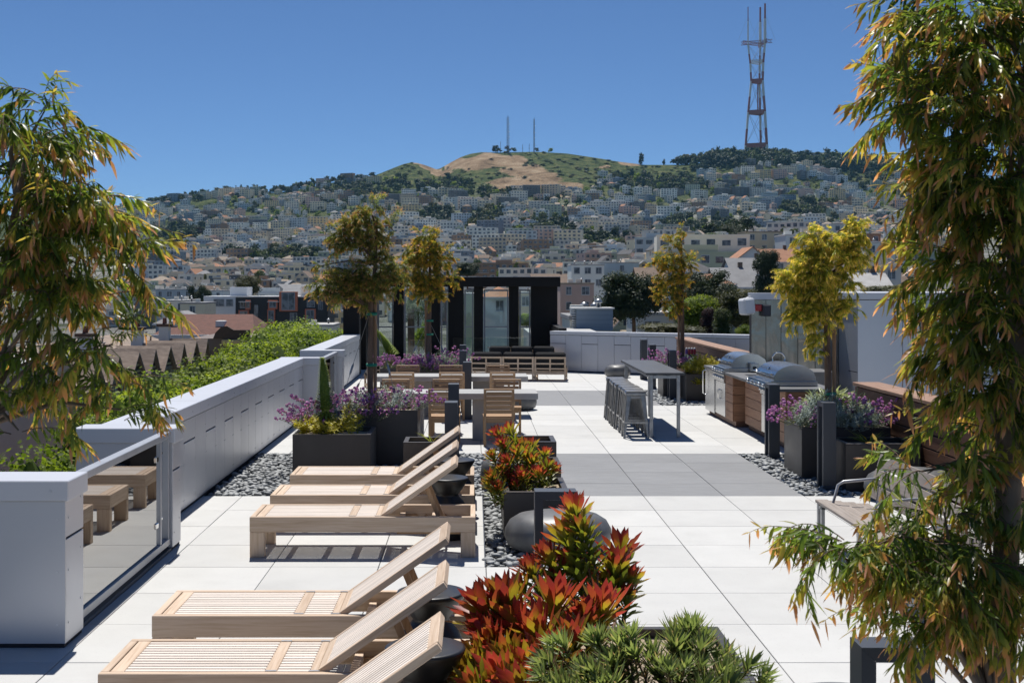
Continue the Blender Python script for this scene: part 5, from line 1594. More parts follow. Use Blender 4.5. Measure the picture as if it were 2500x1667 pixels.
for s in sites:
    xc, yc, z, k, px, py = s
    roof, w, h, mb = SHAPES[k]
    wi = rg.choices(range(12), (20, 13, 13, 9, 7, 4, 3, 6, 5, 4, 6, 16))[0]
    ri = rg.choice((0, 0, 1, 5)) if roof == 'flat' else rg.choice((2, 2, 3, 3, 4, 0, 5))
    rz = rg.gauss(0, .28) + .35 * math.sin(xc * .004) * (yc > 700)
    if id(s) in bigset:
        o = put("house", SM[k], None, (xc, yc, z), (0, 0, rz))
        obj_mats(o, (WM[wi], RM[ri], M['far_window'], M['trim']))
        kind = {'flat': "flat-roofed", 'hip': "hip-roofed", 'gable_front': "gable-fronted", 'gable_side': "side-gabled"}[roof]
        where = ("at the hill foot" if yc < 640 else "on the lower slope")
        side_ = "below the hilltop masts" if 1080 < px < 1420 else ("below the tall tower" if px >= 1420 else "below the hill shoulder")
        size = "wide" if w > 11.5 else "narrow"
        tag(o, f"{size} {WALLS[wi][0]} {kind} house, {ROOFS[ri][0]} roof, {where} {side_}", "house", "houses climbing the hillside")
    else:
        ca, sa = math.cos(rz), math.sin(rz)
        a = np.array(mb.v)
        hv.append(np.stack([a[:, 0] * ca - a[:, 1] * sa + xc, a[:, 0] * sa + a[:, 1] * ca + yc, a[:, 2] + z], 1))
        hf += [[i + nb for i in f] for f in mb.f]
        hm += [(wi, wcount + ri, wcount + 6, wcount + 7)[q] for q in mb.m]
        nb += len(a)
tag(put("hillside_housing", mk("hillside_housing", np.concatenate(hv).tolist(), hf, slots, hm)), "mass of small pale houses covering the upper hillside", "houses", kind="stuff")

# ---------------------------------------------------------------- trees of the town
def lm(name, c1, c2, c3, tr=.25):
    return leafmat(name, [(0, c1), (.5, c2), (1, c3)], tr, .6, .22, 1.4, .25)
M['tree_dark'] = lm("dark_foliage", (.016, .028, .014), (.036, .054, .022), (.07, .09, .036), .15)
M['tree_mid'] = lm("mid_foliage", (.030, .048, .014), (.075, .105, .025), (.14, .17, .04))
M['tree_light'] = lm("light_foliage", (.075, .12, .014), (.20, .27, .026), (.36, .42, .05), .45)
M['tree_olive'] = lm("olive_foliage", (.035, .042, .014), (.085, .088, .028), (.16, .15, .05))
M['tree_plum'] = lm("plum_foliage", (.016, .010, .010), (.040, .020, .020), (.07, .03, .03))
def crown_mb(seed, shape='round', n_cl=20, per=34, leaf_s=.085):
    """unit crown: radius about 1, height about 2, base at z = 0"""
    rg = random.Random(seed); mb = MB()
    cl = []
    for i in range(n_cl):
        th = rg.uniform(0, 6.28); u = rg.random()
        if shape == 'round': r = .62 * math.sqrt(rg.random()); z = .55 + 1.05 * u; r *= math.sqrt(max(.15, 1 - ((z - 1.05) / .95) ** 2)) * 1.15; cr = rg.uniform(.24, .42)
        elif shape == 'cone': z = .25 + 1.6 * u; r = .72 * (1 - u) * math.sqrt(rg.random()) + .05; cr = rg.uniform(.14, .27) * (1.15 - .6 * u)
        elif shape == 'flat': z = 1.0 + .75 * u * u; r = .85 * math.sqrt(rg.random()); cr = rg.uniform(.2, .34)
        else: z = .3 + 1.5 * u; r = .4 * math.sqrt(rg.random()); cr = rg.uniform(.22, .34)
        cl.append((Vector((r * math.cos(th), r * math.sin(th), z)), cr))
    for c, cr in cl:
        base = rg.uniform(.15, .75)
        for k in range(per):
            v = Vector((rg.gauss(0, 1), rg.gauss(0, 1), rg.gauss(0, 1) * .8 + .2)).normalized()
            p = c + v * cr * rg.uniform(.75, 1.12)
            nn = (v + Vector((rg.uniform(-.7, .7), rg.uniform(-.7, .7), rg.uniform(-.5, .8)))).normalized()
            a, b = frame_of(nn); s = leaf_s * rg.uniform(.6, 1.3); t2 = rg.uniform(0, 3.1)
            a, b = a * math.cos(t2) + b * math.sin(t2), b * math.cos(t2) - a * math.sin(t2)
            mb.raw([p - a * s, p - b * s * .7, p + a * s, p + b * s * .7], [(0, 1, 2, 3)], 0, False, min(1, max(0, base + rg.uniform(-.3, .3))))
        # dark solid core added inside the clump to block light
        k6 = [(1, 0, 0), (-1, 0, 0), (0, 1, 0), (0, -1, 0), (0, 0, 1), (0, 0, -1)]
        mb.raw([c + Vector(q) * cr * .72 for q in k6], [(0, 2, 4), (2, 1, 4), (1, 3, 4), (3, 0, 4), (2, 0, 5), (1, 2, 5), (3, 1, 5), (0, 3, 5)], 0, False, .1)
    return mb
CR = {}
for shp in ('round', 'cone', 'flat', 'tall'):
    for q in range(3):
        CR[shp, q, 0] = crown_mb(hash((shp, q)) % 999 if False else 700 + 10 * q + len(shp), shp, 22, 60, .075)
        CR[shp, q, 1] = crown_mb(750 + 10 * q + len(shp), shp, 12, 13, .15)
CM = {}
def crown_mesh(shp, q, mat, big=0):
    key = (shp, q, mat, big)
    if key not in CM:
        CM[key] = crown_mb(800 + 7 * q + len(shp), shp, 40, 270, .030).mesh("crown", [M[mat]], True) if big else CR[shp, q, 0].mesh("crown", [M[mat]], True)
    return CM[key]
def trunk_mb(h=1.0):
    mb = MB(); mb.tube([(0, 0, -.6), (.02, 0, .3), (0, .02, .8), (.03, 0, 1.3)], [.10, .08, .06, .03], 7)
    mb.tube([(.01, 0, .55), (.22, .1, .95), (.36, .16, 1.25)], [.05, .035, .015], 5); mb.tube([(.01, 0, .6), (-.2, -.12, 1.0), (-.32, -.2, 1.3)], [.05, .035, .015], 5)
    return mb
TRUNK = trunk_mb().mesh("trunk", M['bark'])
def town_tree(loc, w, h, shp, mat, label, group, seed, name="tree", big=0, cat="tree"):
    t = thing(name, loc, label, cat, group)
    rg = random.Random(seed)
    a = rg.uniform(0, 6.28)
    put("crown", crown_mesh(shp, seed % 3, mat, big), t, (0, 0, 0), (0, 0, a), (w / 2, w / 2, h / 2))
    put("trunk", TRUNK, t, (0, 0, 0), (0, 0, a), (w / 2, w / 2, h / 2))
    return t
MATN = {'tree_dark': "dark evergreen", 'tree_mid': "mid-green", 'tree_light': "bright green", 'tree_olive': "olive green", 'tree_plum': "plum-leaved"}
SHN = {'round': "rounded", 'cone': "conical", 'flat': "flat-topped", 'tall': "upright"}
# singly visible hillside trees, then the woods as one mass
rg = random.Random(91)
cand = []
for a, b, c, d in WOODS:
    for k in range(int(7 + c * d / 55)):
        th, r = rg.uniform(0, 6.28), math.sqrt(rg.random())
        cand.append((a + c * r * math.cos(th), b + d * r * math.sin(th)))
for k in range(2700):
    cand.append((rg.uniform(360, 2180), rg.uniform(430, 720)))
for q in range(210):
    px = rg.uniform(1690, 2200)
    cand.append((px, lerp_tab(RIDGE, px) + rg.uniform(1, 22)))
RW = lambda px, py: px > 1680 and py < lerp_tab(RIDGE, px) + 24
for px in (560, 575, 690, 700, 745, 800, 820, 835, 660, 1565, 1670, 1675, 1711, 1725, 1735, 1212, 1240, 1255, 1310, 1343, 1205, 1220):
    cand.append((px, lerp_tab(RIDGE, px) + 2.5))
scrub = []
for k in range(420):
    px = rg.uniform(870, 1790); py = lerp_tab(RIDGE, px) + 3 + rg.random() ** .8 * 75
    if py < lerp_tab(GRASS, px) and not any(math.hypot((px - a) / c, (py - b) / d) < .8 for a, b, c, d in BROWN): scrub.append((px, py))
def land_at(px, py):
    """distance at which the sight line through a picture point meets the hill"""
    lo = None
    Yt = 300.0
    while Yt < 2440:
        if proj(1, Yt, ground(ax(px, Yt), Yt))[1] <= py: return Yt
        Yt += 12
    return 2399
hv, hf, ht, hm, nb = [], [], [], [], 0
fm = ['tree_dark', 'tree_mid', 'tree_light', 'tree_olive', 'tree_plum']
singles = []
for px, py in cand:
    if in_field(px, py): continue
    Yt = land_at(px, py)
    if Yt < 180: continue
    woods = in_woods(px, py, 1.15) or py < lerp_tab(RIDGE, px) + 16
    mat = rg.choices(fm, (8, 3, .6, 1.2, .1) if woods else (3, 4, 3.2, 1.6, .3))[0]
    shp = rg.choices(('round', 'cone', 'flat', 'tall'), (6, 1.2, 2, 1.5))[0]
    w = rg.uniform(8, 15) * (1.25 if woods else .8) * (.75 if Yt < 500 else 1); h = w * rg.uniform(.75, 1.15)
    if px in (1565, 1670, 1675): w, h = 22, 24
    if RW(px, py): w = rg.uniform(16, 27); h = w * rg.uniform(.8, 1.15); mat = rg.choice(('tree_dark', 'tree_dark', 'tree_mid'))
    if py < lerp_tab(GRASS, px) and 850 < px < 1560 and py > lerp_tab(RIDGE, px) + 4: continue
    X = ax(px, Yt)
    singles.append((Yt, X, ground(X, Yt), w, h, shp, mat, woods))
for px, py in scrub:
    Yt = land_at(px, py); X = ax(px, Yt); w = rg.uniform(6, 15)
    singles.append((Yt, X, ground(X, Yt), w, w * rg.uniform(.22, .4), 'round', rg.choice(('tree_mid', 'tree_mid', 'tree_olive')), True))
singles.sort(key=lambda s: -s[4] / s[0])
for i, (Yt, X, Z, w, h, shp, mat, woods) in enumerate(singles):
    if i < 150:
        where = "in the dark woods of the hillside" if woods else "standing among the hillside houses"
        town_tree((X, Yt, Z - .5), w, h, shp, mat, f"{'tall' if h > 12 else 'low'} {SHN[shp]} {MATN[mat]} tree {where}", "trees on the hillside", i)
    else:
        mb = CR[shp, i % 3, 1]
        a = np.array(mb.v); th = rg.uniform(0, 6.28); ca, sa = math.cos(th), math.sin(th)
        hv.append(np.stack([(a[:, 0] * ca - a[:, 1] * sa) * w / 2 + X, (a[:, 0] * sa + a[:, 1] * ca) * w / 2 + Yt, a[:, 2] * h / 2 + Z - h * .12], 1))
        hf += [[j + nb for j in f] for f in mb.f]; ht += mb.t; hm += [fm.index(mat)] * len(mb.f); nb += len(a)
tag(put("hillside_wood", mk("hillside_wood", np.concatenate(hv).tolist(), hf, [M[x] for x in fm], hm, tint=ht)), "dark woods and garden trees covering the distant hill", "woods", kind="stuff")

# ---------------------------------------------------------------- the three-legged tower and the masts
M['tower_red'] = pmat("tower_red", (.36, .09, .065), rough=.6)
M['tower_white'] = pmat("tower_white", (.70, .69, .67), rough=.6)
def sutro():
    YT = 2700.0; k = YT / F_PX
    cx, base = ax(1850, YT), az(398, YT)
    t = thing("broadcast_tower", (cx, YT, base), "tall red and white three-legged broadcast tower on the wooded ridge", "tower")
    H = lambda py: az(py, YT) - base
    lev = [(398, 25.5), (356, 23.0), (275, 18.2), (199, 12.5), (156, 14.2), (110, 18.5)]     # half-width in photo pixels
    lev = [(H(p), w * k) for p, w in lev]
    ang = [R(183), R(303), R(63)]
    def P(i, z, w): return Vector((w * math.cos(ang[i]) * 1.3, w * math.sin(ang[i]) * 1.3, z))
    for i in range(3):
        for j in range(len(lev) - 1):
            (z0, w0), (z1, w1) = lev[j], lev[j + 1]
            for q in range(2):
                a, b = P(i, z0 + (z1 - z0) * q / 2, w0 + (w1 - w0) * q / 2), P(i, z0 + (z1 - z0) * (q + 1) / 2, w0 + (w1 - w0) * (q + 1) / 2)
                MB().bar(a, b, 4.2 - .3 * j, 4.2 - .3 * j).build("leg_section", M['tower_red'] if (j * 2 + q) % 2 == 0 else M['tower_white'], t)
        top = P(i, lev[-1][0], lev[-1][1])
        hh = H(14 if i != 0 else 18) - lev[-1][0]
        MB().bar(top, top + Vector((0, 0, hh * .62)), 4.6 if i else 2.4, 4.6 if i else 2.4).build("mast", M['tower_white'], t)
        MB().bar(top + Vector((0, 0, hh * .62)), top + Vector((0, 0, hh)), 3.2 if i else 1.5, 3.2 if i else 1.5).build("mast_tip", M['tower_red'], t)
    for li, hgt, mat in ((1, 9.0, 'tower_red'), (2, 9.0, 'tower_red'), (3, 9.0, 'tower_red'), (4, 7.0, 'tower_white'), (5, 7, 'tower_red')):
        z, w = lev[li]
        for i in range(3):
            a, b = P(i, z, w), P((i + 1) % 3, z, w)
            if li in (1, 2, 3):
                MB().bar(a, b, 3.0, hgt).build("cross_beam", M[mat], t)
            else:
                ext = (b - a) * (.42 if li == 5 else 0)
                a, b = a - ext, b + ext
                n = 10 if li == 5 else 6
                tr = MB(); up = Vector((0, 0, hgt))
                tr.bar(a, b, .9, .9); tr.bar(a + up, b + up, .9, .9)
                for q in range(n):
                    c, d = a.lerp(b, q / n), a.lerp(b, (q + 1) / n)
                    tr.bar(c, d + up, .6, .6); tr.bar(c + up, d, .6, .6)
                tr.build("truss", M[mat], t)
    for j in range(len(lev) - 1):
        (z0, w0), (z1, w1) = lev[j], lev[j + 1]
        for i in range(3):
            c = MB(); c.bar(P(i, z0, w0), P((i + 1) % 3, z1, w1), .5, .5); c.bar(P((i + 1) % 3, z0, w0), P(i, z1, w1), .5, .5)
            c.build("cross_cable", M['cable'], t)
    MB().bar((0, 0, lev[2][0]), (0, 0, lev[3][0]), 2.2, 2.2).build("lift_shaft", M['tower_red'], t)
    for i in range(3):
        top = P(i, lev[-1][0], lev[-1][1]); hh = H(14 if i != 0 else 18) - lev[-1][0]
        g = MB()
        for e in (-1, 1):
            g.bar(top + Vector((0, 0, hh * .75)), top + Vector((e * 22, 0, 6)), .3, .3)
        g.build("guy_cable", M['cable'], t)
    return t
sutro()
def mast(px, top, bot, w, label):
    Ym = 2390.0; x = ax(px, Ym); z0 = ground(x, Ym) - 1.5; H = az(top, Ym) - z0; w = w * Ym / F_PX
    t = thing("radio_mast", (x, Ym, z0), label, "mast", "lattice radio masts on the hilltop")
    for sx, sy in ((-1, -1), (1, -1), (0, 1)):
        MB().bar((sx * w / 2, sy * w / 2, 0), (sx * w / 2 * .8, sy * w / 2 * .8, H), .36, .36).build("leg", M['frame_grey'], t)
    lat = MB(); n = 14
    for k in range(n):
        a, b = H * k / n, H * (k + 1) / n
        for (x0, y0), (x1, y1) in (((-1, -1), (1, -1)), ((1, -1), (0, 1)), ((0, 1), (-1, -1))):
            lat.bar((x0 * w * .45, y0 * w * .45, a), (x1 * w * .45, y1 * w * .45, b), .3, .3); lat.bar((x0 * w * .45, y0 * w * .45, b), (x1 * w * .45, y1 * w * .45, b), .3, .3)
    lat.build("lattice", M['frame_grey'], t)
    MB().bar((0, 0, H), (0, 0, H + 4), .5, .5).build("antenna", M['frame_grey'], t)
    an = MB()
    for q in (.25, .45, .6, .8):
        an.lathe([(1.1, 0), (1.1, .6)], 10, c=(w * .6, -w * .6, H * q))
    an.build("dish", M['tower_white'], t)
mast(1240, 287, 370, 6.0, "broad lattice radio mast on the hilltop above the tan slope")
mast(1304, 292, 368, 3.4, "slender lattice radio mast on the hilltop among small trees")
for px, top in ((1222, 345), (1276, 352), (1292, 350)):
    Ym = 2390.0; x = ax(px, Ym)
    tag(MB().bar((0, 0, 0), (0, 0, az(top, Ym) - ground(x, Ym)), .8, .8).bar((-2, 0, 9), (2, 0, 9), .4, .4).build("antenna_pole", M['frame_grey'], None, (x, Ym, ground(x, Ym) - 1)), "short thin antenna pole on the hilltop near the masts", "pole", "antenna poles on the hilltop")

# ---------------------------------------------------------------- nearer buildings, each with its parts
def win(t, x, y, z, w, h, mull=1, frame='trim', face='y', pane='far_window', sill=True):
    """window with frame, pane and sill; face y: looks to -Y, face x: looks to +X"""
    Mx = Matrix.Translation((x, y, z)) @ (Matrix.Identity(4) if face == 'y' else Matrix.Rotation(R(90), 4, 'Z'))
    f = MB(); k = max(.06, w * .07)
    f.box(-w / 2 - k, -w / 2, -.08, .02, -k, h + k, M=Mx); f.box(w / 2, w / 2 + k, -.08, .02, -k, h + k, M=Mx)
    f.box(-w / 2, w / 2, -.08, .02, h, h + k, M=Mx); f.box(-w / 2, w / 2, -.08, .02, -k, 0, M=Mx)
    for q in range(mull):
        xx = -w / 2 + w * (q + 1) / (mull + 1)
        f.box(xx - k / 3, xx + k / 3, -.06, .02, 0, h, M=Mx)
    o = f.build("window", M[frame], t)
    put("pane", MB().box(-w / 2, w / 2, -.03, -.01, 0, h, M=Mx).mesh("pane", M[pane]), o)
    if sill: put("sill", MB().box(-w / 2 - k * 1.5, w / 2 + k * 1.5, -.2, -.081, -k - .1, -k, M=Mx).mesh("sill", M[frame]), o)
    return o

# black and orange apartment block
M['wall_black'] = pmat("black_wall", (.022, .021, .021), rough=.6)
M['orange_panel'] = pmat("orange_panel", (.58, .17, .085), rough=.6)
M['white_wall'] = pmat("white_wall", (.66, .68, .70), (.60, .62, .64), .2, rough=.7)
YA = 320.0
ab = thing("apartment_block", (0, YA, -17.4), "modern black apartment block with orange window boxes and a white end wing", "building")
g = lambda px: ax(px, YA)
zt = az(723, YA) + 17.4
MB().box(g(497), g(575) - .02, 0, 16, 0, zt, b=.05).build("white_wing", M['white_wall'], ab)
MB().box(g(575), g(800), .4, 16, 0, zt - .3, b=.05).build("black_wing", M['wall_black'], ab)
MB().box(g(554), g(596), 4, 12, zt + .02, az(701, YA) + 17.4, b=.05).build("stair_head", M['white_wall'], ab)
MB().box(g(727), g(790), 5, 13, zt - .2, az(698, YA) + 17.4, b=.05).build("penthouse", WM[1], ab)
MB().box(g(574.5), g(801), .2, 16.2, zt - .3, zt, b=.03).build("parapet_cap", M['trim'], ab)
for a, b in ((523, 546), (553, 568)):
    win(ab, (g(a) + g(b)) / 2, -.02, az(746, YA) + 17.4, g(b) - g(a), 1.5, 1 if b - a > 18 else 0, 'frame_grey')
def obox(x0, x1, y0, y1, boxy=True):
    z0, z1 = az(y1, YA) + 17.4, az(y0, YA) + 17.4
    if boxy: MB().box(g(x0), g(x1), -.5, .39, z0, z1, b=.04).build("window_box", M['orange_panel'], ab)
    yy = -.52 if boxy else .38
    k = .18 * (x1 - x0)
    win(ab, (g(x0 + k) + g(x1 - k)) / 2, yy, z0 + .5, g(x1 - k) - g(x0 + k), (z1 - z0) - .9, 1, 'frame_grey', pane='far_window', sill=False)
for q in ((682, 727, 712, 760), (600, 612, 733, 756), (653, 672, 755, 790), (655, 678, 733, 755), (745, 771, 754, 790), (583, 608, 757, 795)):
    obox(*q)
for q in ((582, 606, 733, 756), (745, 772, 731, 754), (704, 728, 761, 790), (774, 790, 731, 760), (700, 722, 795, 825), (750, 772, 795, 820)):
    obox(*q, boxy=False)
MB().box(g(620), g(630), .1, .39, 0, zt - 2.2).build("glass_stair", M['far_window'], ab)
for a, b in ((584, 613), (653, 682)):
    MB().box(g(a), g(b), -.9, .39, zt - 1.5, zt - 1.35).build("sunshade", M['trim'], ab)

# shingled row with gables across the street
M['shingle'] = pmat("brown_shingle", (.37, .29, .23), (.22, .17, .135), 1.6, (1, 1, 3.5), rough=.95, bump=.6, bscale=9, bdist=.05)
M['row_yellow'] = pmat("row_yellow", (.58, .46, .24), rough=.85)
M['row_sage'] = pmat("row_sage", (.36, .42, .34), rough=.85)
M['row_maroon'] = pmat("row_maroon", (.20, .085, .07), rough=.8)
M['timber_trim'] = pmat("dark_timber", (.085, .055, .042), rough=.8)
gy = [69.5, 74.0, 78.3, 83.0, 86.6, 91.3, 94.9, 99.6, 103.0]
eave, ridge = -3.1, -1.25
for i, (ya, yb) in enumerate(zip(gy[:-1], gy[1:])):
    lab = ["row house behind the hanging leaves, first by the pink wall", "row house next to the first chimney in the shingled row", "third gabled row house from the pink wall, yellow and sage", "fourth gabled row house from the pink wall", "fifth gabled row house from the pink wall", "sixth gabled row house from the pink wall", "seventh gabled row house, beside the tall flue chimney", "last gabled row house before the scroll-topped shopfront"][i]
    t = thing("row_house", (-22, ya, -17.4), "brown shingled " + lab, "house", "shingled row houses across the street")
    L = yb - ya; e, r = eave + 17.4, ridge + 17.4
    MB().box(-11, 0, 0, L - .02, 0, e).build("wall", M[('row_yellow', 'row_sage', 'row_maroon', 'row_yellow')[i % 4]], t)
    rf = MB(); o = .5
    for xa, xb in ((o, -5.5), (-11.5, -5.5)):
        v = [(xa, 0, e - .1), (xa, L - .02, e - .1), (xb, L - .02, r), (xb, 0, r)]
        v += [(x, y, z - .25) for x, y, z in v]
        rf.raw(v, [(0, 1, 2, 3), (7, 6, 5, 4), (0, 4, 5, 1), (3, 2, 6, 7), (0, 3, 7, 4), (1, 5, 6, 2)])
    rf = rf.build("roof", M['shingle'], t)
    # gable dormer facing the street
    c = L * .5; hw = L * .40; gt = -2.0 + 17.4 + .25
    gm = MB()
    for s in (-1, 1):
        v = [(.75, c + s * hw, e - .35), (.75, c, gt), (-3.4, c, gt), (-3.4, c + s * hw * .3, gt - .5)]
        v = [(.75, c + s * hw, e - .35), (.75, c, gt), (-3.2, c, gt), (-1.0, c + s * hw, e + .0)]
        v += [(x, y, z - .16) for x, y, z in v]
        gm.raw(v, [(0, 1, 2, 3), (7, 6, 5, 4), (0, 4, 5, 1), (0, 3, 7, 4)])
    put("gable_roof", gm.mesh("gable_roof", M['shingle']), rf)
    put("gable_face", MB().raw([(.45, c - hw * .9, e - .3), (.45, c + hw * .9, e - .3), (.45, c, gt - .2), (.3, c - hw * .9, e - .3), (.3, c + hw * .9, e - .3), (.3, c, gt - .2)], [(0, 1, 2), (5, 4, 3), (0, 3, 4, 1), (1, 4, 5, 2), (2, 5, 3, 0)]).mesh("gable_face", M['timber_trim']), rf)
    for q in (.2, .5, .75):
        put("gable_batten", MB().box(.455, .52, c - hw * (1 - q) * .72, c + hw * (1 - q) * .72, e - .25 + (gt - e) * q, e - .12 + (gt - e) * q).mesh("gable_batten", M['row_yellow']), rf)
    for q in (.3, .7):
        win(t, .02, L * q, e - 2.3, L * .24, 1.7, 2, 'trim', 'x')
        win(t, .02, L * q, e - 5.4, L * .24, 1.7, 2, 'trim', 'x')
    if i in (2, 5, 7):
        put("chimney", MB().box(-3.1, -2.3, c - .35, c + .35, e + .3, r + .45, b=.02).mesh("chimney", WM[4]), rf)
        put("chimney_cap", MB().box(-3.25, -2.15, c - .5, c + .5, r + .45, r + .68, b=.03).mesh("chimney_cap", M['timber_trim']), rf)
        for q in (-.2, .2):
            put("chimney_pot", MB().lathe([(.13, 0), (.11, .4), (.13, .45)], 10, c=(-2.7, c + q, r + .681)).mesh("chimney_pot", M['row_maroon']), rf)
    for q in range(2):
        put("roof_vent", MB().lathe([(.07, -.3), (.07, .3), (.12, .31), (.12, .38)], 8, c=(-3.6 - q * .8, L * (.25 + .5 * q), e + (r - e) * (.68 + .12 * q))).mesh("roof_vent", M['galv']), rf)
M['pink_stucco'] = pmat("pink_stucco", (.72, .50, .44), (.66, .45, .40), .5, rough=.9, bump=.2, bscale=12)
pk = thing("stucco_building", (-22, 55.5, -17.4), "pink-brown stucco building with blank end wall behind the hanging leaves", "building")
MB().box(-24, 0, 0, 13.5, 0, 15.7, b=.03).build("wall", M['pink_stucco'], pk)
MB().box(-24.2, .2, -.2, 13.7, 15.7, 16.1, b=.03).build("parapet_cap", M['trim'], pk)
MB().box(-24.1, .1, -.12, .0, 9.2, 9.6).build("string_course", M['row_maroon'], pk)
# long hip roof with skylights, and the scroll-topped shopfront
M['red_shingle'] = pmat("red_shingle", (.17, .078, .058), (.11, .052, .04), 2.2, (1, 1, 3), rough=.95, bump=.5, bscale=8, bdist=.05)
rb = thing("red_roof_building", (0, 132, -17.4), "long building with red-brown shingle roof and white skylights behind the gabled row", "building")
x0, x1 = ax(385, 132), ax(612, 132)
MB().box(x0, x1, 0, 14, 0, 14.7).build("wall", WM[2], rb)
rr_ = MB().raw([(x0 - .5, -.5, 14.7), (x1 + .5, -.5, 14.7), (x1 - 1, 7, 16.75), (x0 + 1, 7, 16.75), (x0 - .5, 14.5, 14.7), (x1 + .5, 14.5, 14.7)], [(0, 1, 2, 3), (3, 2, 5, 4), (0, 3, 4), (1, 5, 2), (4, 5, 1, 0)]).build("roof", M['red_shingle'], rb)
for px, py in ((424, 784), (538, 784)):
    xx = ax(px, 135)
    put("skylight", MB().box(xx - .45, xx + .45, 2.6, 4.2, 15.3, 16.15, b=.05).mesh("skylight", M['trim']), rr_)
MB().box(x0 - .6, x1 + .6, -.9, -.5, 14.4, 14.8).build("white_gutter", M['trim'], rb)
M['clapboard'] = pmat("brown_clapboard", (.19, .155, .14), (.15, .12, .108), .6, rough=.85)
sf = thing("shopfront_building", (0, 112, -17.4), "dark brown clapboard shopfront with scroll-shaped top at the end of the gabled row", "building")
x0, x1 = ax(462, 112), ax(610, 112)
MB().box(x0, x1, 0, 12, 0, az(826, 112) + 17.4).build("wall", M['clapboard'], sf)
zz = az(826, 112) + 17.4
MB().prism([(x1 - 3.2, zz), (x1 - 3.0, zz + .5), (x1 - 2.5, zz + 1.0), (x1 - 2.0, zz + 1.1), (x1 - 1.4, zz + .75), (x1, zz + .75), (x1, zz)], -.25, .15).build("scroll_gable", M['timber_trim'], sf)
MB().box(x1 - 2.4, x1 + .2, -.5, -.01, zz - .5, zz - .1, b=.04).build("cornice", M['row_yellow'], sf)
for q in range(3): win(sf, x1 - .6 - q * 1.7, -.02, zz - 2.9, 1.0, 1.7, 1, 'timber_trim')

def mid_house(p0, p1, top, Yh, depth, wi, roof, ri, label):
    x0, x1 = ax(p0, Yh), ax(p1, Yh); w = x1 - x0; gz = min(ground(x0, Yh), ground(x1, Yh)) - .3
    h = az(top, Yh) - gz
    rise = {'flat': .35, 'hip': min(w, depth) * .3, 'gable_front': w * .4, 'gable_side': depth * .26}[roof]
    h -= rise
    t = thing("town_building", ((x0 + x1) / 2, Yh, gz), label, "building")
    rg = random.Random(int(p0 * 7 + top))
    MB().box(-w / 2, w / 2, 0, depth, 0, h).build("wall", WM[wi], t)
    o = .45; r = rise
    if roof == 'flat':
        rf = MB().box(-w / 2 - .12, w / 2 + .12, -.12, depth + .1, h, h + .35, b=.04).build("roof", RM[ri], t)
        for q in range(rg.randint(2, 5)):
            x = rg.uniform(-w * .42, w * .42); y = rg.uniform(depth * .2, depth * .8)
            if rg.random() < .5: put("roof_vent", MB().lathe([(.18, 0), (.18, .6), (.32, .62), (.32, .75), (.05, .95)], 10, c=(x, y, h + .35)).mesh("roof_vent", M['galv']), rf)
            else: put("roof_unit", MB().box(x - .5, x + .5, y, y + .9, h + .35, h + 1.1, b=.03).mesh("roof_unit", WM[1]), rf)
    elif roof == 'gable_side':
        mb = MB()
        for y0, y1 in ((-o, depth / 2), (depth + o, depth / 2)):
            v = [(-w / 2 - o, y0, h - .15), (w / 2 + o, y0, h - .15), (w / 2 + o, y1, h + r), (-w / 2 - o, y1, h + r)]
            v += [(a, b, c - .2) for a, b, c in v]; mb.raw(v, [(0, 1, 2, 3), (7, 6, 5, 4), (0, 4, 5, 1), (1, 5, 6, 2), (0, 3, 7, 4)])
        rf = mb.build("roof", RM[ri], t)
        put("gable_wall", MB().prism([(.02, h), (depth - .02, h), (depth / 2, h + r - .2)], -w / 2 + .02, w / 2 - .02, axis='x').mesh("gable_wall", WM[wi]), rf)
        put("fascia", MB().box(-w / 2 - o - .02, w / 2 + o + .02, -o - .06, -o + .0, h - .4, h - .12).mesh("fascia", M['trim']), rf)
        put("chimney", MB().box(w * .2, w * .2 + .7, depth * .5, depth * .5 + .7, h + r * .5, h + r + .9).mesh("chimney", RM[3]), rf)
    elif roof == 'gable_front':
        mb = MB()
        for s in (-1, 1):
            v = [(s * (w / 2 + o), -o, h - .2), (0, -o, h + r), (0, depth + o, h + r), (s * (w / 2 + o), depth + o, h - .2)]
            v += [(a, b, c - .2) for a, b, c in v]; mb.raw(v, [(0, 1, 2, 3), (7, 6, 5, 4), (0, 4, 5, 1), (3, 2, 6, 7), (0, 3, 7, 4)])
        rf = mb.build("roof", RM[ri], t)
        put("gable_wall", MB().prism([(-w / 2 + .02, h), (w / 2 - .02, h), (0, h + r - .2)], .0, depth).mesh("gable_wall", WM[wi]), rf)
    else:
        i = min(w, depth) / 2
        A = [(-w / 2 - o, -o, h), (w / 2 + o, -o, h), (w / 2 + o, depth + o, h), (-w / 2 - o, depth + o, h)]
        Bq = [(-w / 2 + i, i, h + r), (w / 2 - i, i, h + r), (w / 2 - i, depth - i, h + r), (-w / 2 + i, depth - i, h + r)]
        rf = MB().raw(A + Bq, [(0, 1, 5, 4), (1, 2, 6, 5), (2, 3, 7, 6), (3, 0, 4, 7), (4, 5, 6, 7), (3, 2, 1, 0)]).build("roof", RM[ri], t)
        put("fascia", MB().box(-w / 2 - o - .03, w / 2 + o + .03, -o - .05, -o - .001, h - .25, h + .02).mesh("fascia", M['trim']), rf)
    n = max(1, int(w / 2.8)); rows = 2 if h > 6 else 1
    for j in range(rows):
        for q in range(n):
            if rg.random() < .2: continue
            win(t, -w / 2 + w * (q + .5) / n, -.02, h - 2.05 - j * 3.1, rg.uniform(.9, 1.5), 1.5, rg.choice((0, 1, 1)))
    return t
for q in MIDS: mid_house(*q)
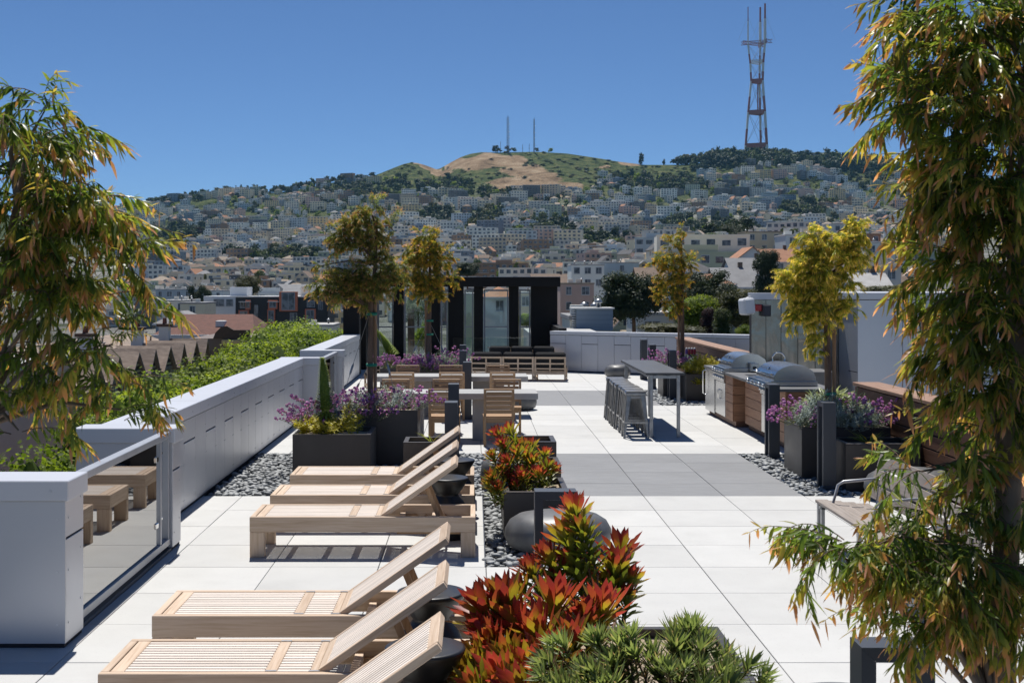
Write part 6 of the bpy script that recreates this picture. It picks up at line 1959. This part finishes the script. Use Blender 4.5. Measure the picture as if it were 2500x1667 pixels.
# blue louvred shed
bs = thing("roof_shed", (0, 96.5, 0), "dark blue clapboard shed with white louvred corner on a flat roof", "shed")
x0, x1, z0, z1 = ax(1404, 96.5), ax(1491, 96.5), az(770, 96.5) - .3, az(752, 96.5)
x0, x1, z0, z1 = ax(1404, 96.5), ax(1491, 96.5), az(806, 96.5), az(754, 96.5)
MB().box(x0, x1, -1.4, 1.0, z0, z1).build("wall", WM[10], bs)
for i in range(9):
    zc = z0 + (z1 - z0) * (i + .1) / 9
    MB().box(x0 - .02, x1 + .02, -1.43, -1.40, zc, zc + (z1 - z0) / 9 * .9).build("clapboard", WM[10], bs)
    MB().box(x0 - .30, x0 - .05, -1.38, .9, zc + .02, zc + .08).build("louvre", M['trim'], bs)
MB().box(x0 - .35, x1 + .12, -1.55, 1.1, z1, z1 + .12, b=.02).build("roof", M['trim'], bs)
MB().lathe([(.15, 0), (.15, .3), (.3, .34), (.3, .42), (.2, .6), (.02, .65)], 12).build("turbine_vent", M['galv'], bs, ((x0 + x1) / 2 + .4, -.2, z1 + .1201))
nb_roof = slab("neighbour_roof", ax(1350, 60), ax(1600, 60), 50, 95.9, -17.3, az(800, 60) - 1.2, M['stucco_grey'])

# nearer trees seen over the parapets
def gz(x, y): return ground(x, y)
def ptree(px, top, bot, Yt, wpx, shp, mat, label, seed, group=None, name="tree", big=1):
    X = ax(px, Yt); z1 = az(top, Yt); z0 = az(bot, Yt); w = wpx * Yt / F_PX
    g_ = gz(X, Yt)
    # the crown hangs where the photograph shows it; the trunk reaches the ground
    t = thing(name, (X, Yt, g_), label, "tree", group)
    h = z1 - z0
    if h > .9 * w * 1.6: pass
    put("crown", crown_mesh(shp, seed % 3, mat, big), t, (0, 0, z0 - g_ - h * .1), (0, 0, seed * 1.3), (w / 2 * 1.1, w / 2 * 1.1, h / 2 * 1.1))
    MB().tube([(0, 0, -.5), (.05 * w, 0, (z0 - g_) * .5), (0, 0, z0 - g_ + h * .7)], [.035 * w + .12, .03 * w + .1, .02 * w], 8).build("trunk", M['bark'], t)
    return t
ptree(1545, 645, 795, 112, 165, 'round', 'tree_dark', "big dark pine with bare lower branches behind the end parapet", 1)
ptree(1722, 655, 775, 135, 170, 'flat', 'tree_dark', "dark spreading cypress behind the slim amber tree", 2)
ptree(1868, 612, 725, 190, 95, 'tall', 'tree_dark', "dark upright cypress beside the golden weeping tree", 3)
ptree(1740, 555, 660, 380, 140, 'round', 'tree_mid', "large layered green tree above the blue-grey house", 4)
ptree(1798, 540, 620, 440, 85, 'round', 'tree_dark', "dark tree behind the large layered green tree", 5)
ptree(1790, 585, 665, 360, 85, 'round', 'tree_light', "light green round tree beside the white gabled house", 6)
ptree(1800, 692, 810, 105, 150, 'round', 'tree_olive', "olive green feathery tree above the grey flat roof", 7)
ptree(1690, 715, 812, 102, 120, 'round', 'tree_light', "light green tree just above the tan flat-roofed building", 8)
ptree(1762, 755, 825, 80, 75, 'tall', 'tree_mid', "slender green shrub-like tree behind the wooden wall", 9)
ptree(1728, 750, 825, 84, 60, 'tall', 'tree_plum', "plum-leaved small tree behind the wooden wall", 10)
ptree(1635, 785, 832, 70, 170, 'round', 'tree_olive', "low golden-olive hedge tree just over the end parapet", 11)
ptree(1828, 790, 832, 75, 60, 'round', 'tree_light', "bright green bush beside the steel wall edge", 12)
ptree(2170, 690, 735, 90, 140, 'round', 'tree_olive', "olive bush tree over the bulkhead coping", 13)
ptree(605, 668, 725, 335, 70, 'round', 'tree_olive', "brown-olive bushy tree above the black block", 14)
ptree(490, 695, 765, 330, 55, 'flat', 'tree_dark', "dark umbrella pine left of the black block", 15)
ptree(1140, 635, 678, 330, 65, 'round', 'tree_dark', "dark round tree behind the pavilion roof", 16)
ptree(1020, 690, 770, 160, 60, 'round', 'tree_mid', "green tree seen through the pavilion's first bay", 17)
ptree(1040, 775, 860, 95, 70, 'round', 'tree_light', "bright green tree seen low through the pavilion glass", 18)
ptree(1285, 760, 800, 140, 40, 'round', 'tree_light', "green tree seen through the last pavilion bay", 19)
ORD = 'first second third fourth fifth sixth seventh eighth ninth tenth eleventh twelfth thirteenth'.split()
for i, (X, Yt, w, top) in enumerate([(-13.2, 44, 6.0, -2.5), (-13.8, 51, 6, -2.1), (-14.5, 57, 6.5, -1.9), (-15.0, 64, 6.5, -1.8), (-15.4, 70.5, 7, -1.75), (-15.8, 77, 7, -1.8), (-16, 84, 7, -1.85), (-16.2, 91, 7, -1.9), (-16.6, 98, 7, -1.6), (-17, 106, 7.5, -1.1), (-17.4, 114, 7.5, -.9), (-18, 123, 8, -.9), (-18.5, 133, 8, -1.0), (-15.2, 122, 7, -2.0), (-14.6, 134, 7, -1.9), (-12.6, 37.5, 5.6, -2.2)]):
    t = thing("street_tree", (X, Yt, -17.4), f"bright green street tree, {ORD[i]} in the row from the glass railing toward the black block" if i < 13 else ("bright green street tree in the second row, by the end of the gabled houses", "bright green street tree in the second row, before the black block", "bright green street tree lowest beside the pink wall")[i - 13], "tree", "street trees along the street below")
    hh = 7.0
    put("crown", crown_mesh('round', i % 3, 'tree_light', 1), t, (0, 0, top + 17.4 - hh), (0, 0, i * 1.1), (w / 2 * 1.15, w / 2 * 1.15, hh / 2 * 1.03))
    MB().tube([(0, 0, -.3), (.1, 0, 5), (0, 0, top + 17.4 - 2)], [.2, .17, .08], 8).build("trunk", M['bark'], t)
# palm seen through the pavilion
pm = thing("palm_tree", (ax(1003, 80), 80, -17.4), "palm tree with arching fronds seen through the pavilion bays", "tree")
ph = az(745, 80) + 17.4
MB().tube([(0, 0, 0), (.1, 0, ph * .5), (0, 0, ph)], [.3, .24, .22], 10).build("trunk", M['bark'], pm)
for k in range(34):
    mb = MB(); th = k * 2.4; e = .9 - 1.5 * (k / 34)
    d = Vector((math.cos(th) * math.cos(e), math.sin(th) * math.cos(e), math.sin(e)))
    prev = Vector((0, 0, ph)); 
    for s in range(10):
        d = (d + Vector((0, 0, -.1))).normalized(); nx = prev + d * .17
        a, b = frame_of(d)
        for sg in (-1, 1):
            leaf(mb, prev, (d * .6 + a * sg + Vector((0, 0, -.25))), b, .5 - .03 * s, .05, 0, .2, .2, .7)
        prev = nx
    mb.build("frond", M['tree_mid'], pm, tint=True)
# street lamps and the road below
slab("road", -11.5, -6.5, -50, 300, -17.398, -17.33, pmat("asphalt", (.05, .05, .052), rough=.9))
slab("pavement", -21.5, -12.0, -50, 104, -17.396, -17.25, M['concrete'])
HAZE = 0.00003
# ---------------------------------------------------------------- thin summer haze
hz = MB().box(-2600, 2600, -300, 3050, -18.6, 640).mesh("haze", None) if False else None
m = bpy.data.materials.new("haze_air"); m.use_nodes = True
nt = m.node_tree
nt.nodes.remove(nt.nodes["Principled BSDF"])
vol = nt.nodes.new("ShaderNodeVolumePrincipled")
vol.inputs["Color"].default_value = (.30, .66, 1.0, 1)
vol.inputs["Density"].default_value = HAZE
vol.inputs["Anisotropy"].default_value = .2
nt.links.new(vol.outputs[0], nt.nodes["Material Output"].inputs["Volume"])
o = MB().box(-13500, 13500, -700, 12600, -19, 640).build("haze", m)
tag(o, kind="stuff")
